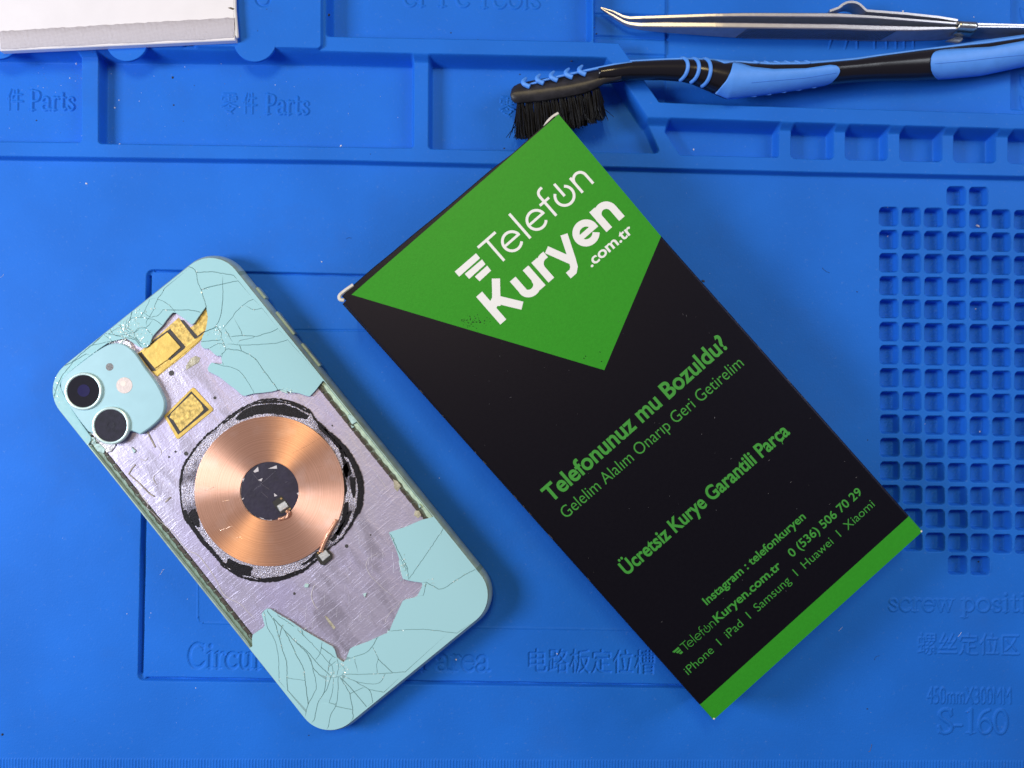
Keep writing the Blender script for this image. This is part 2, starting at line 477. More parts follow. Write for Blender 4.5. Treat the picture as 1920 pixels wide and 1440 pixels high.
# a small roman letter set: strokes (points, width) with cap height 1
def _ser(x, y, w=0.13): return (np.array([(x - w, y), (x + w, y)]), 0.045)
TK, TN = 0.125, 0.05
ROM = {
 'C': ([(arc(0.42, 0.5, 0.36, 0.49, 48, 318), TK), (np.array([(0.68, 0.70), (0.69, 0.98)]), TN), (np.array([(0.66, 0.1), (0.74, 0.26)]), TN)], 0.84),
 'i': ([(np.array([(0.16, 0), (0.16, 0.66)]), TK), _ser(0.16, 0.02), (np.array([(0.03, 0.62), (0.16, 0.65)]), TN), (np.array([(0.16, 0.9), (0.16, 0.93)]), 0.14)], 0.34),
 'r': ([(np.array([(0.16, 0), (0.16, 0.66)]), TK), _ser(0.16, 0.02, 0.15), (np.array([(0.03, 0.62), (0.16, 0.65)]), TN), (curve([(0.17, 0.44), (0.26, 0.6), (0.38, 0.65), (0.44, 0.58)]), 0.09)], 0.48),
 'c': ([(arc(0.32, 0.33, 0.26, 0.32, 45, 320), TK * 0.95), (np.array([(0.48, 0.52), (0.5, 0.56)]), 0.13)], 0.58),
 'u': ([(curve([(0.15, 0.64), (0.15, 0.2), (0.25, 0.03), (0.40, 0.06), (0.5, 0.2)]), 0.11), (np.array([(0.5, 0.64), (0.5, 0.0)]), TK), _ser(0.1, 0.645, 0.1), _ser(0.46, 0.645, 0.1), _ser(0.56, 0.02, 0.08)], 0.70),
 'n': ([(np.array([(0.15, 0), (0.15, 0.66)]), TK), (curve([(0.16, 0.45), (0.28, 0.62), (0.42, 0.62), (0.5, 0.45), (0.5, 0)]), 0.11), _ser(0.15, 0.02), _ser(0.5, 0.02), _ser(0.1, 0.64, 0.07)], 0.70),
 'a': ([(arc(0.24, 0.16, 0.18, 0.15, 20, 340), 0.10), (curve([(0.08, 0.5), (0.16, 0.62), (0.32, 0.64), (0.42, 0.52), (0.42, 0.12), (0.48, 0.03), (0.56, 0.06)]), 0.115), (np.array([(0.42, 0.38), (0.24, 0.31)]), TN)], 0.58),
 'e': ([(arc(0.31, 0.33, 0.25, 0.32, 0, 320), 0.11), (np.array([(0.08, 0.37), (0.55, 0.37)]), TN)], 0.60),
 'P': ([(np.array([(0.18, 0), (0.18, 1)]), TK), _ser(0.18, 0.02, 0.17), (np.array([(0.02, 0.98), (0.4, 0.98)]), TN), (curve([(0.36, 0.97), (0.56, 0.9), (0.62, 0.73), (0.54, 0.53), (0.36, 0.46), (0.2, 0.46)]), 0.10)], 0.72),
 'p': ([(np.array([(0.16, -0.3), (0.16, 0.66)]), TK), _ser(0.16, -0.29, 0.15), (np.array([(0.03, 0.62), (0.16, 0.65)]), TN), (arc(0.36, 0.33, 0.22, 0.31, -160, 160), 0.11)], 0.68),
 't': ([(curve([(0.19, 0.85), (0.19, 0.15), (0.27, 0.03), (0.38, 0.08)]), 0.115), (np.array([(0.05, 0.64), (0.38, 0.64)]), TN)], 0.42),
 's': ([(curve([(0.42, 0.5), (0.36, 0.62), (0.2, 0.62), (0.11, 0.5), (0.2, 0.38), (0.36, 0.28), (0.43, 0.15), (0.34, 0.03), (0.18, 0.03), (0.08, 0.18)]), 0.10)], 0.52),
 'w': ([(np.array([(0.1, 0.64), (0.28, 0.03)]), TK), (np.array([(0.28, 0.03), (0.46, 0.6)]), 0.06), (np.array([(0.44, 0.64), (0.62, 0.03)]), TK), (np.array([(0.62, 0.03), (0.8, 0.64)]), 0.06), _ser(0.1, 0.645), _ser(0.45, 0.645), _ser(0.8, 0.645, 0.1)], 0.92),
 'o': ([(arc(0.33, 0.33, 0.27, 0.32, 0, 360, 40), 0.115)], 0.66),
 'S': ([(curve([(0.56, 0.78), (0.48, 0.95), (0.3, 0.99), (0.12, 0.88), (0.12, 0.7), (0.28, 0.55), (0.46, 0.43), (0.58, 0.26), (0.52, 0.08), (0.33, 0.0), (0.15, 0.06), (0.06, 0.26)]), 0.12), (np.array([(0.56, 0.7), (0.57, 1.0)]), TN), (np.array([(0.06, 0.0), (0.06, 0.3)]), TN)], 0.66),
 '-': ([(np.array([(0.05, 0.32), (0.33, 0.32)]), 0.09)], 0.40),
 '1': ([(np.array([(0.3, 0), (0.3, 1)]), TK), _ser(0.3, 0.02, 0.17), (np.array([(0.12, 0.88), (0.3, 0.97)]), TN)], 0.56),
 '6': ([(arc(0.32, 0.3, 0.25, 0.29, 0, 360, 40), 0.11), (curve([(0.07, 0.3), (0.1, 0.6), (0.24, 0.85), (0.5, 0.98)]), 0.10)], 0.64),
 '0': ([(arc(0.31, 0.5, 0.25, 0.49, 0, 360, 40), 0.115)], 0.62),
 'T': ([(np.array([(0.36, 0), (0.36, 1)]), TK), _ser(0.36, 0.02, 0.17), (np.array([(0.02, 0.98), (0.7, 0.98)]), TN), (np.array([(0.03, 0.78), (0.03, 0.98)]), TN), (np.array([(0.69, 0.78), (0.69, 0.98)]), TN)], 0.74),
 'l': ([(np.array([(0.16, 0), (0.16, 1)]), TK), _ser(0.16, 0.02)], 0.33),
 ' ': ([], 0.34),
}
def roman(text, px0, px1, cap_px, z, depth, soft=0.12):
    A = W([px0, px1], z); u = A[1] - A[0]; Lm = np.linalg.norm(u); u = u[:2] / Lm; v = np.array([-u[1], u[0]])
    tot = sum(ROM[c_][1] for c_ in text); kx = Lm / tot; ky = cap_px / 5.6; x = 0.0
    for c_ in text:
        for pts, w in ROM[c_][0]:
            q = np.asarray(pts, float)
            P = A[0][:2] + ((q[:, :1] + x) * kx) * u + (q[:, 1:] * ky) * v
            s = box_of(P, 1.2); d = seg_dist(GX[s], GY[s], P)
            cover = smooth01((w * ky * 0.55 - d) / soft * 0.5 + 0.5)
            base = ROOT[s]; cur = np.abs(Hh[s] - base)
            Hh[s] = np.where(depth < 0, np.minimum(Hh[s], base + depth * cover), np.maximum(Hh[s], base + depth * cover))
        x += ROM[c_][1]
ROOT = Hh.copy()
roman('Circuit', (352, 1252), (508, 1255), 45, -1.1, -0.32)
roman('n area', (770, 1258), (918, 1260), 45, -1.1, -0.32)
roman('Parts', (55, 207), (142, 207), 38, ZT, 0.45)
roman('Parts', (496, 214), (581, 215), 38, ZT, 0.40)
roman('screw', (1664, 1145.5), (1790, 1147), 35, 0, 0.32)
roman('positi', (1801, 1146.5), (1925, 1147.5), 35, 0, 0.32)
roman('S-160', (1757, 1374), (1890, 1375.5), 44, 0, 0.34)
roman('er Pc', (755, 12), (880, 13), 44, -1, 0.35)
roman('Tools', (892, 15), (1014, 16.5), 44, -1, 0.35)
for txt, a, c_, h, z, dep in (('电路板定位槽', (991, 1257), (1228, 1260), 33, -1.1, -0.36), ('件', (12, 204), (44, 204), 31, ZT, 0.4),
                              ('零', (-27, 203), (7, 203), 31, ZT, 0.4), ('零', (414, 211), (446, 211), 31, ZT, 0.36),
                              ('件', (455, 211), (482, 211), 31, ZT, 0.36), ('零', (936, 216), (966, 217), 31, ZT, 0.36),
                              ('螺丝定位区', (1720, 1223.5), (1911, 1226), 30, 0, 0.32), ('450mmX300MM', (1738, 1319), (1895, 1320.5), 31, 0, 0.32)):
    V, F = glyphs(txt, 0.0); stamp(a, c_, h, V, F, z, dep)
for k_ in (1560, 1590, 1607, 1640, 1662, 1680, 1695, 1712):      # feet of the lettering showing below the tweezers
    a = W([(k_, 70), (k_ + (-6 if k_ < 1600 else 0), 91)], -2); s = box_of(a, 1); d = seg_dist(GX[s], GY[s], a[:, :2])
    Hh[s] += 0.35 * smooth01(1.6 - d / 0.22)
for x, y, t in pits:
    if x > 1935: continue
    V, F = glyphs(t); w = 10 if len(t) == 1 else (17 if len(t) == 2 else 22)
    stamp((x - w / 2 - 1, y + 7), (x + w / 2 - 1, y + 7), 13.5, V, F, -3.5, 0.16, ss=2)

# small wear of the rubber surface
gy, gx = Hh.shape
def lownoise(n, seed):
    r = np.random.RandomState(seed); g = r.rand(n, n)
    yy = np.linspace(0, n - 1.001, gy); xx = np.linspace(0, n - 1.001, gx)
    y0 = yy.astype(int); x0 = xx.astype(int); fy = (yy - y0)[:, None]; fx = (xx - x0)[None]
    fy = fy * fy * (3 - 2 * fy); fx = fx * fx * (3 - 2 * fx)
    a = g[np.ix_(y0, x0)]; b2 = g[np.ix_(y0, x0 + 1)]; c2 = g[np.ix_(y0 + 1, x0)]; d2 = g[np.ix_(y0 + 1, x0 + 1)]
    return (a * (1 - fx) + b2 * fx) * (1 - fy) + (c2 * (1 - fx) + d2 * fx) * fy - 0.5
Hh += 0.10 * lownoise(14, 1) + 0.04 * lownoise(60, 2) + 0.012 * lownoise(400, 3)
ROOT = None
for A_ in (Hh,):
    A_[0, :] = -6; A_[-1, :] = -6; A_[:, 0] = -6; A_[:, -1] = -6

floor_z = lambda P: np.array([Hh[np.clip(np.searchsorted(ys, p[1]), 0, gy - 1), np.clip(np.searchsorted(xs, p[0]), 0, gx - 1)] for p in np.atleast_2d(P)])

mat_root = Frame('repair_mat', (0, 0, -6), None, 'bright blue silicone repair mat with moulded trays, numbered screw pits and a ruler edge', 'repair mat')
# global normals so that the parts join without seams
dy, dx = np.gradient(Hh, ys + np.arange(gy) * 1e-9, xs + np.arange(gx) * 1e-9)
NN = np.stack([-dx, -dy, np.ones_like(Hh)], -1).reshape(-1, 3); NN /= np.linalg.norm(NN, axis=1)[:, None]
PV = np.stack([GX, GY, Hh], -1).reshape(-1, 3)
idx = np.arange(gy * gx).reshape(gy, gx)
Q = np.stack([idx[:-1, :-1], idx[:-1, 1:], idx[1:, 1:], idx[1:, :-1]], -1).reshape(-1, 4)
order = np.argsort(region.ravel(), kind='stable'); rs = region.ravel()[order]
objs = {}
bounds = np.searchsorted(rs, np.arange(len(parts) + 1))
for k, nm in enumerate(parts):
    q = Q[order[bounds[k]:bounds[k + 1]]]
    if len(q) < 20: continue
    vid, inv = np.unique(q, return_inverse=True); inv = inv.reshape(-1, 4)
    me = bpy.data.meshes.new(nm)
    me.vertices.add(len(vid)); me.vertices.foreach_set('co', ((PV[vid] - (0, 0, -6)) * S).astype(np.float32).ravel())
    me.loops.add(inv.size); me.loops.foreach_set('vertex_index', inv.astype(np.int32).ravel())
    me.polygons.add(len(inv)); me.polygons.foreach_set('loop_start', np.arange(0, inv.size, 4, dtype=np.int32))
    me.polygons.foreach_set('use_smooth', np.ones(len(inv), bool))
    me.materials.append(mat_m)
    me.update(calc_edges=True)
    me.normals_split_custom_set_from_vertices(NN[vid].tolist())
    o = bpy.data.objects.new(nm, me); C.objects.link(o); objs[k] = o
    o.parent = objs[subs[k]] if k in subs else mat_root.e
del PV, NN, Q
for k, c_, r_ in tabs_todo:
    m_b = MB(); m_b.prism(arc(c_[0], c_[1], r_, r_, 180, 360, 40), ZP - 0.95 + 6, ZP + 0.06 + 6, bevel=0.12)
    m_b.build('pull_tab', mat_m, objs[k])
b_ = MB(); b_.prism([(-204.9, -138.9), (244.9, -138.9), (244.9, 161.9), (-204.9, 161.9)], 0.0, 0.6)
b_.build('underside', mat_m, mat_root)
# ---------------------------------------------------------------- the broken phone
HX, HY, RC, TH = 37.85, 75.45, 11.8, 8.3
pc = W([(506, 923)], 8.0)[0]; a39 = math.radians(39.0)
ph = Frame('phone', (pc[0], pc[1], 0.0), [[math.cos(a39), -math.sin(a39), 0], [math.sin(a39), math.cos(a39), 0], [0, 0, 1]],
           'pale teal phone lying face down, its back glass shattered and copper charging coil laid bare', 'phone')
def pl(px, z): return ph.loc(W(px, z))[:, :2]
def zoomed(pts, x0, y0, k): return [(x0 + x / k, y0 + y / k) for x, y in pts]

teal_metal = mat('teal_aluminium', (0.40, 0.56, 0.52), 0.42, 0.35, noise=0.12, nscale=300, rvar=0.1)
teal_dark = mat('antenna_plastic', (0.20, 0.32, 0.30), 0.5)
teal_glass, nt, b = nodes('teal_back_glass')
b.inputs['Base Color'].default_value = (0.39, 0.68, 0.75, 1); b.inputs['Roughness'].default_value = 0.28
b.inputs['Specular IOR Level'].default_value = 0.35
tc = nt.nodes.new('ShaderNodeTexCoord'); n = nt.nodes.new('ShaderNodeTexNoise'); n.inputs['Scale'].default_value = 700; n.inputs['Detail'].default_value = 6
nt.links.new(tc.outputs['Object'], n.inputs['Vector'])
mr = nt.nodes.new('ShaderNodeMapRange'); mr.inputs[1].default_value = 0.35; mr.inputs[2].default_value = 0.75; mr.inputs[3].default_value = 0.10; mr.inputs[4].default_value = 0.26
nt.links.new(n.outputs['Fac'], mr.inputs[0]); nt.links.new(mr.outputs[0], b.inputs['Roughness'])
n = nt.nodes.new('ShaderNodeTexNoise'); n.inputs['Scale'].default_value = 60; n.inputs['Detail'].default_value = 6
nt.links.new(tc.outputs['Object'], n.inputs['Vector'])
bp = nt.nodes.new('ShaderNodeBump'); bp.inputs['Strength'].default_value = 0.15; bp.inputs['Distance'].default_value = 0.0004
nt.links.new(n.outputs['Fac'], bp.inputs['Height']); nt.links.new(bp.outputs[0], b.inputs['Normal'])
crack_m = mat('broken_glass_edge', (0.27, 0.46, 0.49), 0.18, spec=0.7)
chip_m = mat('crushed_glass', (0.50, 0.72, 0.72), 0.2, noise=0.25, nscale=900, spec=0.8)
dark_m = mat('black_adhesive', (0.007, 0.006, 0.010), 0.5, noise=0.5, nscale=900, bump=0.5, bscale=2500, spec=0.25)

# backplate: scratched, glue-stained metal
plate_m, nt, b = nodes('scratched_metal')
tc = nt.nodes.new('ShaderNodeTexCoord')
def stretched(scale, rot, detail=4):
    mp = nt.nodes.new('ShaderNodeMapping'); mp.inputs['Scale'].default_value = scale; mp.inputs['Rotation'].default_value = (0, 0, rot)
    n = nt.nodes.new('ShaderNodeTexNoise'); n.inputs['Scale'].default_value = 1.0; n.inputs['Detail'].default_value = detail
    nt.links.new(tc.outputs['Object'], mp.inputs['Vector']); nt.links.new(mp.outputs[0], n.inputs['Vector']); return n
def maprange(src, a, c, d, e):
    m = nt.nodes.new('ShaderNodeMapRange'); m.inputs[1].default_value = a; m.inputs[2].default_value = c
    m.inputs[3].default_value = d; m.inputs[4].default_value = e; nt.links.new(src, m.inputs[0]); return m.outputs[0]
def mixc(fac, A, B):
    m = nt.nodes.new('ShaderNodeMix'); m.data_type = 'RGBA'
    nt.links.new(fac, m.inputs[0])
    for v, i in ((A, 6), (B, 7)):
        if isinstance(v, tuple): m.inputs[i].default_value = (*v, 1)
        else: nt.links.new(v, m.inputs[i])
    return m.outputs[2]
smear = stretched((55, 55, 55), 0.3, 7); sc1 = stretched((150, 2600, 100), -0.9, 3); sc2 = stretched((2200, 110, 100), 0.35, 3); blot = stretched((170, 60, 90), 0.7, 6)
fine = stretched((1700, 1700, 1700), 0, 3)
c0 = mixc(maprange(smear.outputs['Fac'], 0.35, 0.68, 0, 1), (0.45, 0.41, 0.61), (0.60, 0.56, 0.72))
c1 = mixc(maprange(blot.outputs['Fac'], 0.53, 0.66, 0, 0.8), c0, (0.36, 0.33, 0.43))
c2 = mixc(maprange(sc1.outputs['Fac'], 0.62, 0.70, 0, 0.30), c1, (0.82, 0.80, 0.94))
c3 = mixc(maprange(sc2.outputs['Fac'], 0.64, 0.72, 0, 0.35), c2, (0.33, 0.30, 0.38))
nt.links.new(c3, b.inputs['Base Color']); b.inputs['Metallic'].default_value = 0.55
nt.links.new(maprange(smear.outputs['Fac'], 0.3, 0.7, 0.5, 0.34), b.inputs['Roughness'])
ad = nt.nodes.new('ShaderNodeMath'); ad.operation = 'ADD'
nt.links.new(maprange(sc1.outputs['Fac'], 0.55, 0.72, 0, 0.6), ad.inputs[0]); nt.links.new(fine.outputs['Fac'], ad.inputs[1])
ad2 = nt.nodes.new('ShaderNodeMath'); ad2.operation = 'ADD'; nt.links.new(ad.outputs[0], ad2.inputs[0])
nt.links.new(maprange(blot.outputs['Fac'], 0.4, 0.6, 0, 1.2), ad2.inputs[1])
bp = nt.nodes.new('ShaderNodeBump'); bp.inputs['Strength'].default_value = 0.45; bp.inputs['Distance'].default_value = 0.00012
nt.links.new(ad2.outputs[0], bp.inputs['Height']); nt.links.new(bp.outputs[0], b.inputs['Normal'])

# aluminium band: rounded side, lip, inner wall
prof = []
for t in np.linspace(-80, 62, 14):
    r = math.radians(t); prof.append((3.9 * (1 - math.cos(r) ** 0.8), 4.1 + 3.9 * math.sin(r)))
prof += [(1.25, 7.95), (1.55, 8.0), (1.75, 7.9), (1.8, 6.6)]
V = []; F = []; k = 14; npt = 4 * (k + 1)
for i_, z_ in prof:
    for x, y in rrect(HX - i_, HY - i_, max(RC - i_, 1), k): V.append((x, y, z_))
for r_ in range(len(prof) - 1):
    for i in range(npt):
        j = (i + 1) % npt; F.append([r_ * npt + i, r_ * npt + j, (r_ + 1) * npt + j, (r_ + 1) * npt + i])
F.append([(len(prof) - 1) * npt + i for i in range(npt)]); F.append([i for i in range(npt)][::-1])
frame_o = mk('frame', V, F, teal_metal, ph, True)
# antenna breaks across the band
def band_at(x0, y0, x1, y1):
    m = MB()
    for i_, z_ in (prof[6:17],):
        pass
    return m
ab = []
for y_, s_ in ((62.0, 1), (-62.0, 1), (62.0, -1), (-62.0, -1)):
    m = MB(); V = []; F = []
    for i_, z_ in prof[2:16]:
        V += [(s_ * (HX - i_ + 0.03), y_ - 0.75, z_ + 0.03), (s_ * (HX - i_ + 0.03), y_ + 0.75, z_ + 0.03)]
    for q in range(len(prof[2:16]) - 1):
        F.append([2 * q, 2 * q + 1, 2 * q + 3, 2 * q + 2][::s_])
    mk('antenna_break', V, F, teal_dark, ph, True)
for px in ([(481, 541), (499.5, 561)], [(518.5, 586), (554, 628)], [(567.5, 644), (603, 686)]):
    q = ph.loc(W(px, 4.5)); m = MB()
    P = rrect(0.6, abs(q[0, 1] - q[1, 1]) / 2, 0.4, 4, HX - 0.1, (q[0, 1] + q[1, 1]) / 2)
    m.prism(P, 3.0, 5.9, bevel=0.25); m.build('side_button', teal_metal, ph)

m = MB(); m.prism(rrect(HX - 1.9, HY - 1.9, RC - 1.9, 10), 6.2, 6.75); m.build('inner_tray', mat('inner_tray_plastic', (0.16, 0.20, 0.17), 0.45, noise=0.35, nscale=700, bump=0.4), ph)
m = MB(); m.prism(rrect(HX - 4.6, HY - 4.2, RC - 4, 10), 6.7, 7.25, bevel=0.08); m.build('backplate', plate_m, ph)

# glue channel down each long side
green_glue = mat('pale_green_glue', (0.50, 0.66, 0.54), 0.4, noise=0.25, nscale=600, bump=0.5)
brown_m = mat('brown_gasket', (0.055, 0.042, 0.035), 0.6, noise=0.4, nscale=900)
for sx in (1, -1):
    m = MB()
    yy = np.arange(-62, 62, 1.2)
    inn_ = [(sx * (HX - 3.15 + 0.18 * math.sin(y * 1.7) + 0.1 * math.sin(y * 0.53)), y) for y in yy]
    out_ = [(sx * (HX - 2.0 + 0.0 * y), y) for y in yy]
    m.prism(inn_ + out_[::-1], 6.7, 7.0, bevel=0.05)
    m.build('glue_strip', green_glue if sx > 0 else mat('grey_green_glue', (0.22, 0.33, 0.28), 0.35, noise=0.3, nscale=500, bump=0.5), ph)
    m = MB(); y = -60.0
    while y < 60:
        l = rnd.uniform(2.1, 2.7); w = rnd.uniform(0.8, 1.05)
        m.prism([(sx * (HX - 4.45 - (0.3 if sx > 0 else 0)), y), (sx * (HX - 4.45 - (0.3 if sx > 0 else 0) + w), y), (sx * (HX - 4.45 - (0.3 if sx > 0 else 0) + w), y + l), (sx * (HX - 4.45 - (0.3 if sx > 0 else 0)), y + l)], 7.0, 7.32)
        y += l + rnd.uniform(0.45, 0.75)
    m.build('gasket_row', brown_m, ph)

# ---- shattered glass
def rand_poly_line(P, amp, step):
    Q = resample(P, step); J = np.array([[rnd.gauss(0, amp), rnd.gauss(0, amp)] for _ in Q]); J[0] = 0; J[-1] = 0
    return Q + J
def glass(name, px, cracks, z1=8.3, z0=7.7, w=0.115, depth=0.20, seed=1, clip=1.45):
    poly = resample(pl(px, z1), 1.3, True)
    lim = rrect(HX - clip, HY - clip, RC - clip, 12)
    verts = []; edges = []
    def addline(P, closed=False):
        n0 = len(verts); verts.extend([Vector((float(p[0]), float(p[1]))) for p in P]); n = len(P)
        for i in range(n if closed else n - 1): edges.append((n0 + i, n0 + (i + 1) % n))
    addline(poly, True); addline(lim, True)
    CL = []; WL = []
    for c_ in cracks:
        q = rand_poly_line(pl(c_, z1), 0.06, 0.9); CL.append(q)
        addline(q)
        T = np.gradient(q, axis=0); T /= np.linalg.norm(T, axis=1)[:, None] + 1e-9
        N = np.stack([-T[:, 1], T[:, 0]], 1)
        wk = w * rnd.uniform(0.55, 1.25); WL.append(wk); addline(q + N * wk); addline(q - N * wk)
    ov, oe, of, *_ = delaunay_2d_cdt(verts, edges, [], 0, 1e-5)
    V = np.array([v[:] for v in ov]); T = np.array([f for f in of if len(f) == 3])
    cen = V[T].mean(1)
    keep = in_poly(cen[:, 0], cen[:, 1], poly) & in_poly(cen[:, 0], cen[:, 1], lim)
    T = T[keep]
    par = {}                                   # drop crumbs cut loose by the clipping
    def find(a):
        while par.setdefault(a, a) != a: a = par[a]
        return a
    for t in T.tolist():
        for a, c_ in ((t[0], t[1]), (t[1], t[2])): par[find(a)] = find(c_)
    rt = np.array([find(t[0]) for t in T.tolist()]); u_, cnt = np.unique(rt, return_counts=True)
    T = T[rt == u_[cnt.argmax()]]
    a2 = (V[T[:, 1], 0] - V[T[:, 0], 0]) * (V[T[:, 2], 1] - V[T[:, 0], 1]) - (V[T[:, 1], 1] - V[T[:, 0], 1]) * (V[T[:, 2], 0] - V[T[:, 0], 0])
    T = np.where((a2 < 0)[:, None], T[:, ::-1], T)
    d = np.full(len(V), 1e9)
    for q, wk in zip(CL, WL): d = np.minimum(d, seg_dist(V[:, 0], V[:, 1], q) * (w / wk))
    on = d < 1e-4
    # each shard sits a hair differently
    em = {}
    for ti, t in enumerate(T):
        for a, c_ in ((t[0], t[1]), (t[1], t[2]), (t[2], t[0])): em.setdefault((min(a, c_), max(a, c_)), []).append(ti)
    reg = -np.ones(len(T), int); k = 0
    nb = [[] for _ in T]
    for (a, c_), l in em.items():
        if len(l) == 2 and not (on[a] and on[c_]): nb[l[0]].append(l[1]); nb[l[1]].append(l[0])
    for s0 in range(len(T)):
        if reg[s0] >= 0: continue
        st_ = [s0]; reg[s0] = k
        while st_:
            q = st_.pop()
            for r_ in nb[q]:
                if reg[r_] < 0: reg[r_] = k; st_.append(r_)
        k += 1
    rr = np.random.RandomState(seed); co = rr.normal(0, 1, (k, 3)) * (0.04, 0.010, 0.010)
    rc = np.array([V[T[reg == q]].reshape(-1, 2).mean(0) if (reg == q).any() else (0, 0) for q in range(k)])
    z = np.full(len(V), np.inf)
    for q in range(k):
        vi = np.unique(T[reg == q]); off = np.clip(co[q, 0] + (V[vi] - rc[q]) @ co[q, 1:], -0.12, 0.1)
        z[vi] = np.minimum(z[vi], z1 + off)
    z[~np.isfinite(z)] = z1
    z -= depth * np.clip(1 - d / w, 0, 1)
    V3 = [(x, y, zz) for (x, y), zz in zip(V, z)]
    F = [list(map(int, t)) for t in T]
    mi = [1 if on[t].sum() >= 1 else 0 for t in T]
    bnd = []
    for t in T:
        for a, c_ in ((t[0], t[1]), (t[1], t[2]), (t[2], t[0])):
            if len(em[(min(a, c_), max(a, c_))]) == 1: bnd.append((int(a), int(c_)))
    low = {}
    for a, c_ in bnd:
        for v in (a, c_):
            if v not in low: low[v] = len(V3); V3.append((V[v, 0], V[v, 1], z0))
        F.append([a, low[a], low[c_], c_][::-1]); mi.append(2)
    used = sorted({v for f in F for v in f}); re_ = {v: i for i, v in enumerate(used)}
    V3 = [V3[v] for v in used]; F = [[re_[v] for v in f] for f in F]
    return mk(name, V3, F, None, ph, mats=[teal_glass, crack_m, chip_m], midx=mi)

upper = [(40, 700), (395, 400), (690, 740), (604.7, 714), (592, 731), (579.7, 744), (560, 737), (542, 735), (527, 729), (520, 731), (514, 733.6), (495, 736), (475.6, 737.8), (455, 743), (443, 731), (431, 722.5), (412, 707), (388, 694.7), (395, 679.4),
         (417, 683.6), (414, 665.6), (406, 668), (398, 660), (389.4, 651.7), (382, 655), (375.6, 646), (379.7, 631), (386.7, 615.6), (390, 596), (386.7, 574), (375, 590), (361.5, 610), (345, 597), (326, 584), (318, 592), (310, 602.5), (305, 610), (297, 618), (286, 630), (279, 649),
         (271, 653), (262, 651), (254, 646), (246, 640), (236, 634), (222, 637), (205, 641), (190, 651), (170, 666), (150, 681), (130, 697), (115, 712), (112, 724), (118, 738), (132, 764), (154, 797), (172, 822), (160, 842), (146, 840), (110, 800), (70, 745)]
Z5 = lambda *p: zoomed(p, 320, 460, 3.6)
Z2 = lambda *p: zoomed(p, 240, 540, 8)
Z3 = lambda *p: zoomed(p, 400, 540, 6)
Z8 = lambda *p: zoomed(p, 460, 1120, 5.54)
Z7 = lambda *p: zoomed(p, 520, 800, 3.6)
Z1 = lambda *p: zoomed(p, 80, 580, 5.14)
def smoothc(p): return [tuple(q) for q in curve(p, 4)]
ucr = [Z5((115, 140), (150, 155), (172, 185), (180, 240), (200, 285), (220, 345), (241, 412)), Z5((172, 183), (260, 178), (340, 188), (425, 203)), Z5((205, 300), (270, 280), (350, 262), (400, 250), (455, 240)),
       Z5((350, 258), (352, 340), (346, 430), (330, 500), (305, 545)), Z3((120, 440), (160, 395), (215, 330), (250, 270), (320, 205), (400, 145), (450, 125)),
       Z3((425, 235), (470, 248), (500, 240), (545, 225)), Z3((220, 545), (320, 535), (420, 540), (500, 540), (600, 510), (680, 480), (725, 455)), Z3((315, 490), (325, 530)), Z3((150, 495), (165, 500), (180, 550)),
       Z3((230, 632), (300, 640), (420, 640), (560, 630), (700, 622), (760, 605), (835, 582)), Z3((140, 690), (200, 692), (300, 705), (420, 755), (500, 830), (560, 920), (620, 1000), (700, 1100), (725, 1160)),
       Z3((0, 840), (100, 872), (200, 890), (300, 940), (370, 1030), (430, 1130), (455, 1190)), Z3((295, 640), (315, 700)), Z3((85, 540), (120, 630), (140, 700), (95, 740)), Z3((30, 420), (60, 470), (95, 500), (85, 540)), Z3((300, 590), (420, 565), (470, 545)),
       Z3((110, 730), (85, 800), (110, 850)), Z5((215, 590), (290, 560), (310, 545)), Z5((270, 690), (330, 660), (370, 690)), Z5((205, 650), (330, 640)),
       Z2((550, 0), (500, 90), (430, 180), (380, 330), (330, 420), (270, 520)), Z2((320, 170), (280, 280), (200, 430)), Z2((450, 170), (550, 210), (640, 280), (700, 350)), Z2((0, 520), (60, 450), (200, 440), (310, 460), (400, 480), (520, 560)), Z2((520, 325), (680, 330)), Z2((700, 330), (860, 330), (1000, 340), (1075, 360)),
       Z2((520, 325), (440, 420), (330, 430), (240, 370)), Z2((90, 690), (150, 610), (260, 600), (310, 650), (370, 710)), Z2((310, 560), (260, 600)), Z2((0, 600), (60, 640), (90, 690), (150, 790), (200, 830), (290, 860)), Z2((0, 700), (80, 740), (150, 790)),
       Z1((470, 350), (560, 330), (640, 310), (700, 320)), Z1((590, 240), (650, 290), (700, 320)), Z1((640, 180), (700, 250), (800, 270), (900, 300), (960, 380)), Z1((740, 150), (790, 230), (870, 290)), Z1((810, 100), (800, 190), (860, 230)), Z1((860, 20), (840, 100), (810, 190), (720, 180), (650, 230)),
       Z1((600, 230), (720, 250), (860, 230), (920, 200)), Z1((300, 500), (250, 560), (190, 640), (140, 740), (110, 850)), Z1((420, 430), (300, 500), (180, 560)), Z1((540, 290), (470, 350), (350, 450), (290, 500)), Z1((95, 740), (125, 790), (100, 840))]
sm = []
for i_, c_ in enumerate(ucr): sm.append(smoothc(c_) if len(c_) > 2 else c_)
glass('back_glass', upper, sm, seed=3)

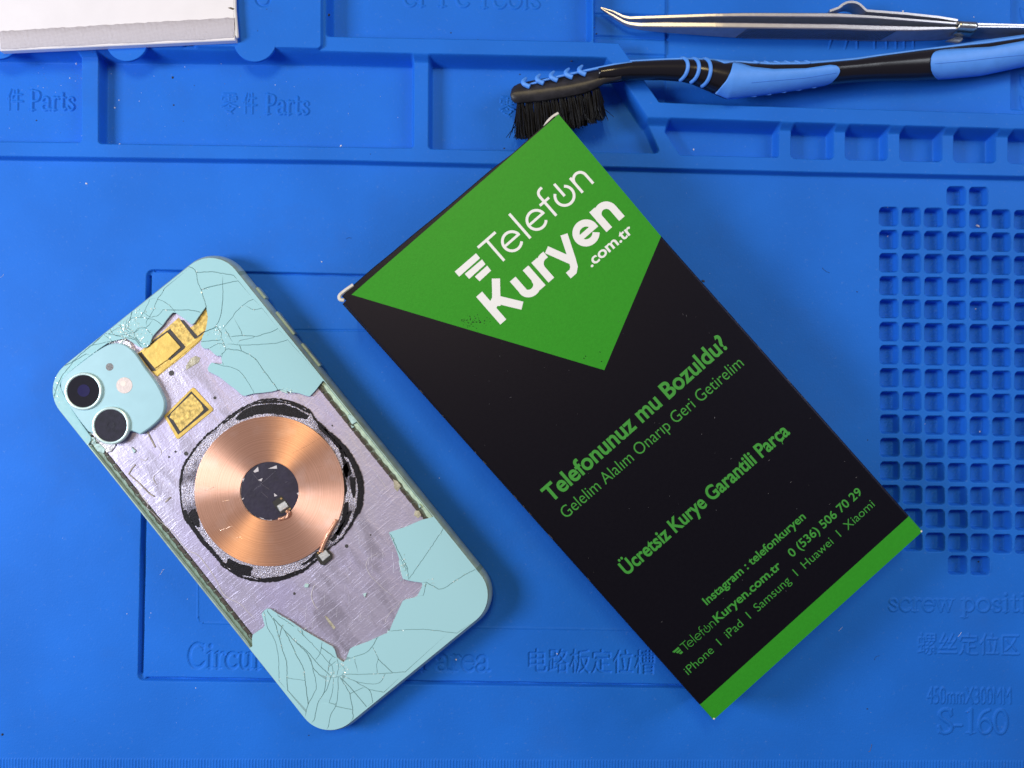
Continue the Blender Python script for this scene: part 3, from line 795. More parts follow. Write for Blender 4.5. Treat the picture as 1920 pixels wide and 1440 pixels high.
lower = [(700, 990), (830, 985), (814, 969), (790, 975), (760, 988), (729, 998.6), (742, 1028), (748, 1046), (750.5, 1061), (755, 1086), (772, 1090), (793.6, 1093), (788, 1107), (781, 1119.5), (756, 1125), (754, 1129), (748, 1142), (743, 1153), (735, 1170), (729, 1186), (718, 1190), (690, 1203), (656.7, 1215), (651, 1230), (645.6, 1243), (638, 1238), (631.7, 1233), (626, 1214), (600, 1200), (570.6, 1183), (543, 1164), (520, 1151), (504, 1140), (498, 1142), (490, 1150), (493, 1162), (497, 1175), (484, 1183), (472, 1191.7), (473, 1214), (440, 1222), (632, 1420), (980, 1105), (840, 950), (814, 969)]
lower = lower[2:-1]
lcr = [Z8((190, 150), (210, 240), (235, 330), (300, 440), (340, 600), (350, 740), (350, 868)), Z8((230, 150), (310, 270), (350, 420), (390, 560), (432, 690), (432, 850), (440, 965)), Z8((262, 190), (400, 340), (470, 470), (530, 600), (600, 730), (628, 900), (655, 1110)),
       Z8((400, 340), (520, 460), (600, 540), (665, 620), (710, 780), (740, 910), (722, 980), (650, 1120), (632, 1195)), Z8((520, 460), (640, 560), (760, 700), (870, 800)), Z8((545, 340), (680, 470), (780, 580), (860, 670), (905, 715), (915, 790)), Z8((795, 480), (780, 580), (735, 640)),
       Z8((840, 820), (820, 980), (760, 1080), (735, 1180), (715, 1275)), Z8((890, 830), (850, 950), (820, 990)), Z8((915, 850), (905, 980), (870, 1095)), Z8((965, 830), (960, 1000), (940, 1130), (890, 1210), (862, 1345)), Z8((990, 840), (1040, 920), (1085, 1000), (1112, 1130), (1120, 1255)),
       Z8((1010, 850), (1130, 980), (1260, 1135)), Z8((1150, 870), (1200, 910), (1290, 960), (1325, 1090)), Z8((1040, 830), (1180, 880), (1300, 900), (1400, 885), (1450, 800)), Z8((1290, 960), (1440, 985)), Z8((1030, 800), (1300, 798), (1660, 775)), Z8((1362, 435), (1320, 510), (1265, 570), (1100, 632)),
       Z8((1325, 520), (1380, 640), (1365, 700), (1370, 785)), Z8((1380, 640), (1525, 778)), Z8((1130, 620), (1155, 720)), Z8((875, 660), (862, 760)), Z8((955, 650), (968, 720), (950, 825)), Z8((800, 530), (930, 625)), Z8((440, 840), (625, 865)), Z8((940, 1130), (1105, 1165)), Z8((870, 1095), (930, 1110)), Z8((680, 650), (710, 740), (765, 800)), Z8((630, 565), (680, 650)),
       Z8((870, 820), (900, 835), (970, 825), (1010, 800), (1040, 760), (1000, 700)), Z8((915, 790), (880, 820)), Z8((920, 680), (870, 720)), Z8((340, 195), (430, 250), (500, 300)), Z8((1090, 1000), (1220, 940)), Z8((600, 390), (590, 350)), Z8((350, 420), (380, 300)),
       Z7((893, 1022), (1000, 870), (1120, 690)), Z7((1005, 1050), (1060, 1080), (1118, 1095), (1230, 1020), (1335, 965)), Z7((985, 1140), (1005, 1065)), Z7((835, 900), (880, 980), (885, 1030)), Z7((770, 735), (820, 850), (880, 960)), [(735, 1183), (790, 1180), (857, 1187)]]
sm = []
for c_ in lcr: sm.append(smoothc(c_) if len(c_) > 2 else c_)
glass('back_glass', lower, sm, seed=9)
# loose splinters left in the channel and on the plate
def chip(px, z0, z1, material, name='glass_splinter', bev=0.08):
    m = MB(); m.prism(pl(px, z1), z0, z1, bevel=bev); return m.build(name, material, ph)
m = MB()
for px in ([(652, 776), (664, 782), (670, 790), (660, 796), (654, 786)], [(657, 797), (664, 800), (660, 803)], [(570, 1098), (573, 1094), (579, 1096), (577, 1102), (571, 1102)], [(680, 1114), (687, 1112), (684, 1121)], [(427, 636), (434, 634), (437, 645), (428, 645)],
           [(167, 818), (178, 822), (180, 834), (170, 832)], [(172, 832), (186, 832), (197, 842), (194, 850), (182, 846)], [(164, 812), (172, 813), (168, 819)], [(246, 838), (254, 846), (250, 850)], [(784, 945), (790, 950), (786, 953)], [(747, 1052), (752, 1050), (758, 1083), (753, 1080)], [(727, 1181), (734, 1188), (731, 1192), (725, 1190)], [(520, 729), (529, 735), (540, 738), (536, 731)]):
    m.prism(pl(px, 7.9), 7.2, 7.75, bevel=0.12)
m.build('glass_splinters', chip_m, ph)
mica = mat('bare_shard', (0.80, 0.76, 0.86), 0.2, 0.4, noise=0.25, nscale=1500, bump=0.7, bscale=1800)
chip([(220, 640), (232, 636), (243, 642), (250, 655), (243, 661), (232, 652)], 7.2, 8.1, mica, 'bare_glass_flake')

# crushed glass at the points of impact: the near-white chips are painted glints
glint = mat('painted_glint_chip', (0.80, 0.90, 0.90), 0.12, spec=0.9)
m = MB(); m2 = MB()
def chips(cx, cy, sx, sy, n, ang=0.0, z=8.28):
    for _ in range(n):
        u, v = rnd.gauss(0, sx), rnd.gauss(0, sy); ca, sa = math.cos(ang), math.sin(ang)
        c = pl([(cx + u * ca - v * sa, cy + u * sa + v * ca)], z)[0]
        if abs(c[0]) > HX - 1.7 or abs(c[1]) > HY - 1.7: continue
        r_ = rnd.uniform(0.10, 0.34); t0 = rnd.uniform(0, 6); q = []
        for k_ in range(3):
            t = t0 + k_ * 2.1 + rnd.uniform(-.4, .4); q.append((c[0] + r_ * math.cos(t) * rnd.uniform(.5, 1.3), c[1] + r_ * math.sin(t), z + rnd.uniform(-0.02, 0.16)))
        b0 = len(q); q2 = [(x, y, z - 0.12) for x, y, _ in q]
        (m if rnd.random() < .45 else m2).add(q + q2, [[0, 1, 2], [5, 4, 3], [0, 3, 4, 1], [1, 4, 5, 2], [2, 5, 3, 0]])
chips(412, 622, 9, 9, 40); chips(420, 650, 12, 6, 16); chips(632, 1268, 14, 9, 60); chips(650, 1250, 9, 6, 18); chips(228, 615, 24, 8, 200, -0.65); chips(245, 628, 14, 8, 60, -0.4); chips(262, 640, 8, 8, 24); chips(170, 668, 30, 4, 26, -0.7); chips(108, 735, 3, 16, 16)
chips(536, 733, 9, 3, 14, 0.2); chips(757, 1062, 3, 12, 14); chips(172, 828, 8, 8, 20); chips(545, 1165, 22, 4, 14, 0.55); chips(800, 1095, 6, 8, 8)
for c_ in (ucr + lcr):
    q = resample(c_, 5.0)
    for p_ in q:
        if rnd.random() < 0.10: chips(p_[0], p_[1], 1.0, 1.0, 2)
m.build('glass_glints', glint, ph)['kind'] = 'stuff'; m2.build('glass_crumbs', chip_m, ph)['kind'] = 'stuff'

# ---- camera
plat_m = mat('camera_plate_glass', (0.39, 0.645, 0.74), 0.38, spec=0.35, noise=0.03, nscale=200)
pz = 9.1
plat = curve([(113.5, 728), (117, 709), (150, 681), (190, 653), (212, 644), (232, 646), (252, 661), (272, 690), (292, 717), (306, 745), (308.5, 762), (303, 780), (285, 799), (263, 814.5)], 6)
plat = np.vstack([plat, [(255, 811), (247, 808), (238, 810), (224, 812), (200, 812), (180, 815), (166, 810), (150, 790), (130, 762)]])
m = MB(); m.prism(resample(pl(plat, pz), 0.6, True), 7.0, pz, bevel=0.3); cam_part = m.build('camera_plate', plat_m, ph)
m = MB(); m.prism(pl([(166, 806), (188, 796), (243, 800), (228, 818), (209, 847), (200, 849)], 7.6), 7.1, 7.6, bevel=0.08); m.build('camera_bracket', mat('bracket_metal', (0.42, 0.40, 0.42), 0.38, 0.7, noise=0.35, nscale=500, bump=0.4), ph)
ring_m = mat('lens_ring', (0.58, 0.76, 0.76), 0.28, 0.3)
lens_m = mat('lens_glass', (0.006, 0.005, 0.009), 0.06, coat=1.0, spec=0.5)
lens2_m = mat('lens_glass_dusty', (0.012, 0.010, 0.022), 0.22, noise=0.5, nscale=700, coat=0.6)
ir_m = mat('lens_element', (0.014, 0.011, 0.075), 0.08, coat=1.0)
def ring(mb, c, r0, r1, z, m=0, k=64):
    pass
for (px, lm, irr) in (((154.5, 733.5), lens_m, 2.0), ((206, 798), lens2_m, 1.3)):
    c = pl([px], 10.2)[0]; V = []; F = []; K = 64
    pr = [(6.1, 8.6), (6.12, 9.5), (6.05, 9.7), (5.92, 9.8), (5.35, 9.8), (5.22, 9.7), (5.2, 9.2)]
    for r_, z_ in pr:
        for i in range(K): t = 2 * math.pi * i / K; V.append((c[0] + r_ * math.cos(t), c[1] + r_ * math.sin(t), z_))
    for q in range(len(pr) - 1):
        for i in range(K): j = (i + 1) % K; F.append([q * K + i, q * K + j, (q + 1) * K + j, (q + 1) * K + i])
    ro = mk('lens_ring', V, F, ring_m, cam_part, True)
    m = MB()
    V = [(c[0], c[1], 9.55)]; F = []
    for q in range(1, 7):
        r_ = 5.2 * q / 6
        for i in range(48): t = 2 * math.pi * i / 48; V.append((c[0] + r_ * math.cos(t), c[1] + r_ * math.sin(t), 9.55 + 0.03 * (q / 6) ** 2))
    F = [[0, 1 + i, 1 + (i + 1) % 48] for i in range(48)]
    for q in range(5):
        for i in range(48): j = (i + 1) % 48; F.append([1 + q * 48 + i, 1 + (q + 1) * 48 + i, 1 + (q + 1) * 48 + j, 1 + q * 48 + j])
    mk('lens', V, F, lm, cam_part, True)
    V = [(c[0] + 0.2, c[1] + 0.1, 9.6)]; F = []
    for q in range(1, 5):
        r_ = irr * q / 4
        for i in range(32): t = 2 * math.pi * i / 32; V.append((c[0] + 0.2 + r_ * math.cos(t), c[1] + 0.1 + r_ * math.sin(t), 9.6 + 0.01 * (q / 4) ** 2))
    F = [[0, 1 + i, 1 + (i + 1) % 32] for i in range(32)]
    for q in range(3):
        for i in range(32): j = (i + 1) % 32; F.append([1 + q * 32 + i, 1 + (q + 1) * 32 + i, 1 + (q + 1) * 32 + j, 1 + q * 32 + j])
    mk('lens_element', V, F, ir_m if lm is lens_m else lens2_m, cam_part, True)
def disc(name, px, rpx, z0, z1, material, parent=ph, bev=0.06, k=40):
    c = pl([px], z1)[0]; m = MB(); m.prism(arc(c[0], c[1], rpx / 5.8, rpx / 5.8, 0, 360, k)[:-1], z0, z1, bevel=bev); return m.build(name, material, parent)
disc('flash', (233, 722.6), 15.2, 8.9, 9.18, mat('flash_diffuser', (0.72, 0.62, 0.60), 0.35, 0.1, noise=0.10, nscale=500, bump=0.2, bscale=1500), cam_part)
disc('flash_inner_disc', (231, 719), 5.5, 8.9, 9.24, mat('flash_phosphor', (0.88, 0.78, 0.72), 0.35, noise=0.1), cam_part)  # smaller, paler disc set on the flash
disc('microphone_hole', (205.5, 688), 7.2, 9.0, 9.13, mat('microphone_mesh', (0.20, 0.20, 0.21), 0.6, 0.3, noise=0.5, nscale=2500), cam_part, 0.02)

# ---- gilded contacts
gold_m = mat('gold_foil', (0.66, 0.46, 0.12), 0.42, 0.55, noise=0.14, nscale=250, bump=0.35, bscale=500)
worn_m = mat('worn_gold', (0.60, 0.43, 0.13), 0.5, 0.45, noise=0.45, nscale=800, bump=0.6, bscale=900)
slot_m = mat('contact_gap', (0.03, 0.026, 0.032), 0.55, noise=0.5, nscale=600)
def plate(name, px, z0, z1, material, parent, bev=0.05):
    m = MB(); m.prism(pl(px, z1), z0, z1, bevel=bev); return m.build(name, material, parent)
gp = plate('gold_contact', [(257.5, 663), (276, 647), (334.5, 595.5), (347, 608), (358, 614), (367, 606), (386.5, 575), (390.5, 598), (387, 620), (384.5, 628), (374, 641), (346, 666), (295, 706.5), (284, 697), (268, 680)], 7.1, 7.36, worn_m, ph)
plate('contact_gap', zoomed([(150, 985), (205, 960), (400, 1205), (420, 1240), (350, 1250)], 240, 540, 8), 7.2, 7.42, slot_m, gp, 0)
plate('contact_gap', zoomed([(575, 650), (630, 612), (862, 880), (840, 915), (640, 1090), (600, 1070), (790, 890)], 240, 540, 8), 7.2, 7.42, slot_m, gp, 0)
plate('contact_gap', zoomed([(780, 480), (830, 480), (1055, 735), (1000, 765)], 240, 540, 8), 7.2, 7.42, slot_m, gp, 0)
plate('contact_gap', zoomed([(302, 845), (580, 645), (590, 660), (318, 868)], 240, 540, 8), 7.2, 7.42, slot_m, gp, 0)
plate('contact_gap', zoomed([(1045, 715), (1150, 640), (1155, 655), (1060, 735)], 240, 540, 8), 7.2, 7.42, slot_m, gp, 0)
plate('gold_lid', zoomed([(205, 970), (590, 662), (790, 890), (612, 1050), (600, 1070), (400, 1207)], 240, 540, 8), 7.2, 7.68, gold_m, gp, 0.08)
plate('gold_bar', zoomed([(372, 1275), (620, 1095), (850, 905), (1130, 690), (1120, 740), (1060, 800), (430, 1325)], 240, 540, 8), 7.2, 7.5, gold_m, gp)
gp = plate('gold_contact', [(360.5, 726.5), (365, 728), (399.5, 766), (399, 770), (335, 823), (331, 822.5), (307.5, 781), (309, 778)], 7.1, 7.45, gold_m, ph, 0.08)
plate('contact_gap', [(358.5, 733.5), (392, 768), (334, 815), (313, 781)], 7.2, 7.49, slot_m, gp, 0)
plate('gold_lid', [(359.5, 738), (377, 757), (382, 768), (374, 777), (338, 809), (325, 788), (318, 783), (321, 775)], 7.2, 7.62, worn_m, gp, 0.08)

# ---- charging coil
shield_m, nt, b = nodes('torn_shield_foil')
tc = nt.nodes.new('ShaderNodeTexCoord')
n = nt.nodes.new('ShaderNodeTexNoise'); n.inputs['Scale'].default_value = 2600; n.inputs['Detail'].default_value = 3
n_b = nt.nodes.new('ShaderNodeTexNoise'); n_b.inputs['Scale'].default_value = 130; n_b.inputs['Detail'].default_value = 4
nt.links.new(tc.outputs['Object'], n.inputs['Vector']); nt.links.new(tc.outputs['Object'], n_b.inputs['Vector'])
c0 = mixc(maprange(n.outputs['Fac'], 0.40, 0.62, 0, 1), (0.27, 0.25, 0.32), (0.50, 0.48, 0.58))
c1 = mixc(maprange(n_b.outputs['Fac'], 0.50, 0.62, 0, 0.9), c0, (0.10, 0.09, 0.12))
nt.links.new(c1, b.inputs['Base Color']); b.inputs['Metallic'].default_value = 0.6; b.inputs['Roughness'].default_value = 0.35
bp = nt.nodes.new('ShaderNodeBump'); bp.inputs['Strength'].default_value = 0.8; bp.inputs['Distance'].default_value = 0.0003
nt.links.new(n.outputs['Fac'], bp.inputs['Height']); nt.links.new(bp.outputs[0], b.inputs['Normal'])
ZC = lambda *p: zoomed(p, 330, 740, 4)
cc = pl([(505.3, 921)], 7.7)[0]
ringP = pl(curve(ZC((30, 680), (36, 780), (50, 870), (80, 950), (110, 990), (200, 1110), (300, 1220), (360, 1290), (480, 1360), (560, 1385), (650, 1398), (800, 1380), (950, 1320), (1050, 1240), (1150, 1150), (1240, 1080), (1320, 960), (1335, 930), (1385, 850), (1398, 740), (1395, 650), (1370, 560), (1350, 520), (1290, 420), (1200, 320), (1060, 210), (1000, 120), (880, 62), (740, 32), (600, 52), (450, 130), (340, 212), (300, 250), (200, 335), (90, 480), (45, 570)), 3), 7.4)
Pj = resample(ringP, 0.5, True); Pj = Pj + np.array([[rnd.gauss(0, .07), rnd.gauss(0, .07)] for _ in Pj])
m = MB(); m.prism(Pj, 7.1, 7.40, bevel=0.06); shield = m.build('shield_disc', shield_m, ph)
m = MB(); m.ribbon(np.vstack([Pj]), np.array([0.45 + 0.55 * abs(math.sin(i * 0.037 + 1)) * abs(math.sin(i * 0.011)) + rnd.uniform(-.2, .3) for i in range(len(Pj) + 1)]), 7.43, closed=True); m.build('shield_rim', dark_m, shield)
def film(pts, par=shield):
    P = resample(pl(ZC(*pts), 7.45), 0.45, True); P = P + np.array([[rnd.gauss(0, .09), rnd.gauss(0, .09)] for _ in P])
    m = MB(); m.prism(P, 7.35, 7.47, bevel=0.03); m.build('film_scrap', dark_m, par)
film([(440, 180), (500, 120), (580, 85), (700, 68), (820, 72), (900, 100), (1000, 160), (980, 185), (860, 165), (700, 140), (600, 150), (480, 195)])
film([(470, 1360), (560, 1360), (575, 1290), (480, 1270), (390, 1225), (380, 1260), (360, 1275)])
film([(95, 885), (140, 850), (170, 900), (180, 1000), (140, 985), (105, 940)])
film([(1300, 610), (1345, 620), (1350, 740), (1330, 780), (1310, 700)])
film([(1250, 540), (1290, 490), (1305, 540), (1320, 600), (1270, 620), (1285, 720), (1265, 760)])
film([(1190, 1040), (1260, 950), (1285, 880), (1320, 870), (1290, 960), (1220, 1060)])
film([(1000, 1230), (1060, 1170), (1080, 1195), (1040, 1235), (960, 1280), (930, 1280)])
film([(1040, 180), (1120, 240), (1150, 290), (1230, 380), (1290, 470), (1270, 470), (1190, 370), (1080, 260)])
film([(140, 830), (150, 780), (160, 850)])
film([(345, 215), (450, 135), (600, 55), (740, 36), (880, 66), (1000, 124), (1005, 150), (900, 92), (820, 66), (700, 62), (580, 76), (490, 118), (440, 160), (360, 222)])
film([(1055, 205), (1200, 322), (1290, 425), (1350, 525), (1375, 580), (1394, 660), (1396, 740), (1383, 850), (1335, 925), (1320, 915), (1350, 850), (1362, 740), (1355, 640), (1330, 560), (1300, 500), (1255, 430), (1190, 345), (1110, 262)])
film([(1170, 345), (1225, 420), (1250, 500), (1262, 600), (1280, 640), (1300, 560), (1270, 480), (1230, 400)])
film([(1150, 1095), (1210, 1010), (1240, 930), (1262, 820), (1290, 800), (1300, 860), (1270, 940), (1225, 1040), (1180, 1105)])
film([(52, 870), (82, 950), (112, 990), (200, 1108), (300, 1218), (360, 1288), (375, 1275), (320, 1210), (220, 1095), (140, 985), (95, 910), (75, 860)])
film([(565, 1370), (650, 1392), (800, 1374), (945, 1316), (940, 1306), (800, 1358), (650, 1378), (560, 1362)])

copper_m, nt, b = nodes('wound_copper')
tc = nt.nodes.new('ShaderNodeTexCoord')
sp = nt.nodes.new('ShaderNodeVectorMath'); sp.operation = 'MULTIPLY'; sp.inputs[1].default_value = (1, 1, 0)
ln = nt.nodes.new('ShaderNodeVectorMath'); ln.operation = 'LENGTH'
nt.links.new(tc.outputs['Object'], sp.inputs[0]); nt.links.new(sp.outputs[0], ln.inputs[0])
rn = nt.nodes.new('ShaderNodeTexNoise'); rn.noise_dimensions = '1D'; rn.inputs['Scale'].default_value = 4200; rn.inputs['Detail'].default_value = 4
nt.links.new(ln.outputs['Value'], rn.inputs['W'])
bn = nt.nodes.new('ShaderNodeTexNoise'); bn.inputs['Scale'].default_value = 130; bn.inputs['Detail'].default_value = 5
nt.links.new(tc.outputs['Object'], bn.inputs['Vector'])
c0 = mixc(maprange(rn.outputs['Fac'], 0.3, 0.7, 0, 1), (0.62, 0.31, 0.205), (0.84, 0.47, 0.325))
c1 = mixc(maprange(bn.outputs['Fac'], 0.52, 0.75, 0, 0.5), c0, (0.84, 0.55, 0.45))
nt.links.new(c1, b.inputs['Base Color']); b.inputs['Metallic'].default_value = 0.66
b.inputs['Roughness'].default_value = 0.40; b.inputs['Anisotropic'].default_value = 0.97; b.inputs['Anisotropic Rotation'].default_value = 0.25
tg = nt.nodes.new('ShaderNodeTangent'); tg.direction_type = 'RADIAL'; tg.axis = 'Z'
nt.links.new(tg.outputs[0], b.inputs['Tangent'])
bp = nt.nodes.new('ShaderNodeBump'); bp.inputs['Strength'].default_value = 0.35; bp.inputs['Distance'].default_value = 0.00005
nt.links.new(rn.outputs['Fac'], bp.inputs['Height']); nt.links.new(bp.outputs[0], b.inputs['Normal'])
V = []; F = []; K = 160
pr = [(24.3, -0.35), (24.3, 0.15), (24.26, 0.19), (24.2, 0.2), (24.1, 0.2), (20, 0.2), (16, 0.2), (12, 0.2), (9.7, 0.2), (9.6, 0.2), (9.54, 0.19), (9.5, 0.15), (9.5, -0.35)]
for r_, z_ in pr:
    for i in range(K): t = 2 * math.pi * i / K; V.append((r_ * math.cos(t), r_ * math.sin(t), z_))
for q in range(len(pr) - 1):
    for i in range(K): j = (i + 1) % K; F.append([q * K + i, q * K + j, (q + 1) * K + j, (q + 1) * K + i])
coil = mk('charging_coil', V, F, copper_m, ph, True); coil.location = (cc[0] * S, cc[1] * S, 7.6 * S)
crease = mat('copper_crease', (0.36, 0.17, 0.10), 0.5, 0.7)
m = MB()
for pts in (((870, 440), (1000, 375), (1085, 320)), ((1055, 545), (1110, 535), (1150, 460), (1175, 455))):
    m.tube(np.c_[pl(ZC(*pts), 7.8), np.full(len(pts), 7.80)], 0.035, k=5)
m.build('coil_crease', crease, ph)
bright = mat('copper_dent', (0.92, 0.66, 0.52), 0.3, 0.8, bump=0.8, bscale=1500)
m = MB()
for pts in (((220, 720), (270, 700), (300, 690)), ((345, 800), (400, 790)), ((330, 1020), (420, 985)), ((455, 1075), (480, 1065), (495, 1080))):
    m.tube(np.c_[pl(ZC(*pts), 7.8), np.full(len(pts), 7.80)], 0.07, k=5)
m.build('coil_dent', bright, ph)
stick_m = mat('purple_black_sticker', (0.020, 0.016, 0.040), 0.42, noise=0.25, nscale=300, bump=0.3, bscale=800)
c = pl([(506.2, 920.5)], 7.8)[0]
m = MB(); Pd = arc(c[0], c[1], 9.45, 9.45, 0, 360, 60)[:-1]; Pd = Pd + np.array([[rnd.gauss(0, .06), rnd.gauss(0, .06)] for _ in Pd])
m.prism(Pd, 7.4, 7.76, bevel=0.05); stk = m.build('center_sticker', stick_m, ph)
tear = mat('torn_paper', (0.62, 0.58, 0.62), 0.6)
m = MB()
for pts in (((580, 575), (615, 540), (620, 575), (590, 585)), ((690, 555), (755, 530), (758, 555)), ((615, 640), (650, 625), (640, 650)), ((735, 738), (760, 758), (738, 765)), ((498, 630), (515, 628), (500, 655)), ((905, 740), (922, 730), (918, 755)), ((495, 780), (512, 772), (500, 790)), ((690, 940), (720, 938), (718, 944)), ((620, 917), (660, 930), (655, 936))):
    m.prism(pl(ZC(*pts), 7.8), 7.7, 7.80, bevel=0.01)
m.build('torn_spot', tear, stk)
m = MB()
for pts in (((580, 720), (660, 650), (745, 575)), ((575, 590), (640, 670), (700, 710)), ((640, 730), (690, 775)), ((820, 660), (835, 650)), ((600, 700), (640, 680))):
    m.tube(np.c_[pl(ZC(*pts), 7.8), np.full(len(pts), 7.77)], 0.045, k=5)
m.build('sticker_crease', mat('sticker_crease', (0.14, 0.13, 0.18), 0.5), stk)
solder = mat('solder_pad', (0.80, 0.81, 0.80), 0.3, 0.5, bump=0.9, bscale=900)
well = mat('connector_well', (0.022, 0.020, 0.018), 0.5)
brass = mat('brass_pin', (0.72, 0.48, 0.20), 0.35, 0.8)
def connector(wellpx, padpx, pins):
    m = MB(); m.prism(pl(ZC(*wellpx), 7.85), 7.2, 7.85, bevel=0.1); w_ = m.build('coil_terminal', well, ph)
    m = MB(); m.prism(pl(ZC(*padpx), 8.1), 7.4, 8.15, bevel=0.22); m.build('solder_pad', solder, w_)
    for p in pins:
        c = pl(ZC(p), 8.1)[0]; m = MB(); m.prism(arc(c[0], c[1], .36, .36, 0, 360, 14)[:-1], 7.4, 8.1, bevel=0.1); m.build('terminal_pin', brass, w_)
connector([(720, 805), (790, 755), (860, 840), (855, 870), (790, 895), (745, 850)], [(755, 835), (815, 797), (842, 840), (780, 880)], [(788, 780), (852, 857)])
connector([(1042, 1215), (1055, 1180), (1120, 1150), (1172, 1200), (1170, 1230), (1110, 1282), (1085, 1275)], [(1065, 1205), (1120, 1165), (1155, 1205), (1100, 1252)], [(1065, 1188)])
m = MB()
q = curve(ZC((828, 868), (845, 885), (838, 910), (810, 925), (770, 935)), 6); m.tube(np.c_[pl(q, 8), np.linspace(8.05, 7.8, len(q))], 0.62, k=8)
m.build('coil_lead', copper_m, ph, True)
m = MB()
q = curve(ZC((1085, 1180), (1095, 1150), (1125, 1080), (1165, 1010), (1205, 940)), 6); m.tube(np.c_[pl(q, 7.9), np.linspace(7.95, 7.6, len(q))], 0.7, k=8)
m.build('coil_lead', copper_m, ph, True)

# ---- glue beads, holes and dirt on the plate
bead = mat('dried_glue', (0.60, 0.57, 0.60), 0.3, noise=0.2, nscale=700, bump=0.6, bscale=900)
bead_d = mat('dirty_glue', (0.36, 0.32, 0.28), 0.4, noise=0.4, nscale=600, bump=0.6, bscale=900)
ZL = lambda *p: zoomed(p, 200, 840, 4)
m = MB()
for pts, r_ in ((ZL((300, 450), (350, 490), (400, 545), (450, 590), (520, 660), (570, 730), (620, 775), (680, 800), (740, 870), (790, 940), (830, 1010), (870, 1090), (920, 1130), (1000, 1170), (1050, 1220), (1110, 1280)), 0.17),
                (ZL((230, 310), (270, 370), (310, 420), (300, 450)), 0.22), (ZL((250, 80), (290, 95), (310, 70)), 0.2), (ZL((360, 200), (350, 235), (375, 275)), 0.25), (ZL((395, 70), (410, 30), (380, -30)), 0.15),
                (zoomed([(1020, 460), (940, 500), (890, 550), (880, 620), (930, 720), (1020, 810), (1090, 880), (1170, 940)], 540, 960, 6), 0.10), (zoomed([(1285, 980), (1240, 1050), (1160, 1120), (1110, 1190), (1085, 1260)], 540, 960, 6), 0.09),
                (zoomed([(300, 820), (270, 890), (265, 960), (300, 1050), (340, 1100)], 540, 960, 6), 0.2), ([(690, 868), (700, 880), (718, 905), (722, 915), (712, 922)], 0.09)):
    q = curve(pts, 5); P = pl(q, 7.3); m.tube(np.c_[P, np.full(len(P), 7.24)], r_ * 1.0 * np.interp(np.arange(len(P)), [0, len(P) / 2, len(P) - 1], [.5, 1, .5]), k=6)
m.build('glue_bead', bead, ph, True)
m = MB()
for pts, r_ in ((ZL((165, 195), (185, 160), (215, 125)), 0.3), (ZL((165, 195), (200, 225), (260, 280), (320, 340), (360, 365)), 0.27), (ZL((440, 405), (480, 370)), 0.3), (zoomed([(1010, 1180), (1060, 1280), (1085, 1330)], 80, 580, 5.14), 0.33)):
    q = curve(pts, 5); P = pl(q, 7.3); m.tube(np.c_[P, np.full(len(P), 7.22)], r_, k=6)
m.build('dirty_glue_bead', bead_d, ph, True)
m = MB()
for px in ([(357, 672), (366, 667), (376, 671), (372, 680), (360, 687), (349, 694), (348, 686)], zoomed([(410, 1165), (440, 1180), (535, 1300), (515, 1325), (470, 1270), (430, 1210)], 540, 960, 6), [(737, 898), (746, 903), (752, 912), (745, 922), (739, 915)], [(778, 957), (786, 958), (790, 966), (784, 972), (776, 966)]):
    m.prism(pl(px, 7.4), 7.1, 7.36, bevel=0.08)
m.build('glue_blob', mat('yellow_glue', (0.46, 0.43, 0.33), 0.3, noise=0.35, nscale=700, bump=0.8), ph)
for px, r_ in (((321.5, 699.5), 5.2), ((349, 850.5), 4.2), ((650, 1024), 3.6), ((403, 746), 3.0), ((552, 1113), 2.6), ((634, 913), 1.8), ((329, 847), 2.2), ((317, 857), 2.0), ((623, 798), 1.8), ((695, 1003), 1.6)):
    disc('screw_hole', px, r_, 7.0, 7.28, mat('hole_dark', (0.05, 0.047, 0.05), 0.6) if 'hole_dark' not in bpy.data.materials else bpy.data.materials['hole_dark'], ph, 0.0, 20)
m = MB()
for _ in range(46):
    x0, y0 = rnd.uniform(540, 770), rnd.uniform(940, 1200)
    if (x0 - 505) ** 2 + (y0 - 921) ** 2 < 182 ** 2: continue
    l = rnd.uniform(4, 26); q = pl([(x0, y0), (x0 + rnd.uniform(-1.2, 1.2), y0 + l)], 7.3)
    if abs(q[:, 0]).max() > 31 or q[:, 1].min() < -52: continue
    m.tube(np.c_[q, [7.25, 7.25]], [0.03, 0.05], k=4)
for _ in range(60):
    x0, y0 = rnd.uniform(590, 700), rnd.uniform(745, 880)
    q = pl([(x0, y0), (x0 + rnd.uniform(3, 12), y0 + rnd.uniform(2, 12))], 7.3)
    if (x0 - 505) ** 2 + (y0 - 921) ** 2 < 185 ** 2 or q[:, 0].max() > 31: continue
    m.tube(np.c_[q, [7.25, 7.25]], [0.02, 0.05], k=4)
m.build('scratch', mat('bright_scratch', (0.93, 0.92, 0.97), 0.3, 0.4), ph)
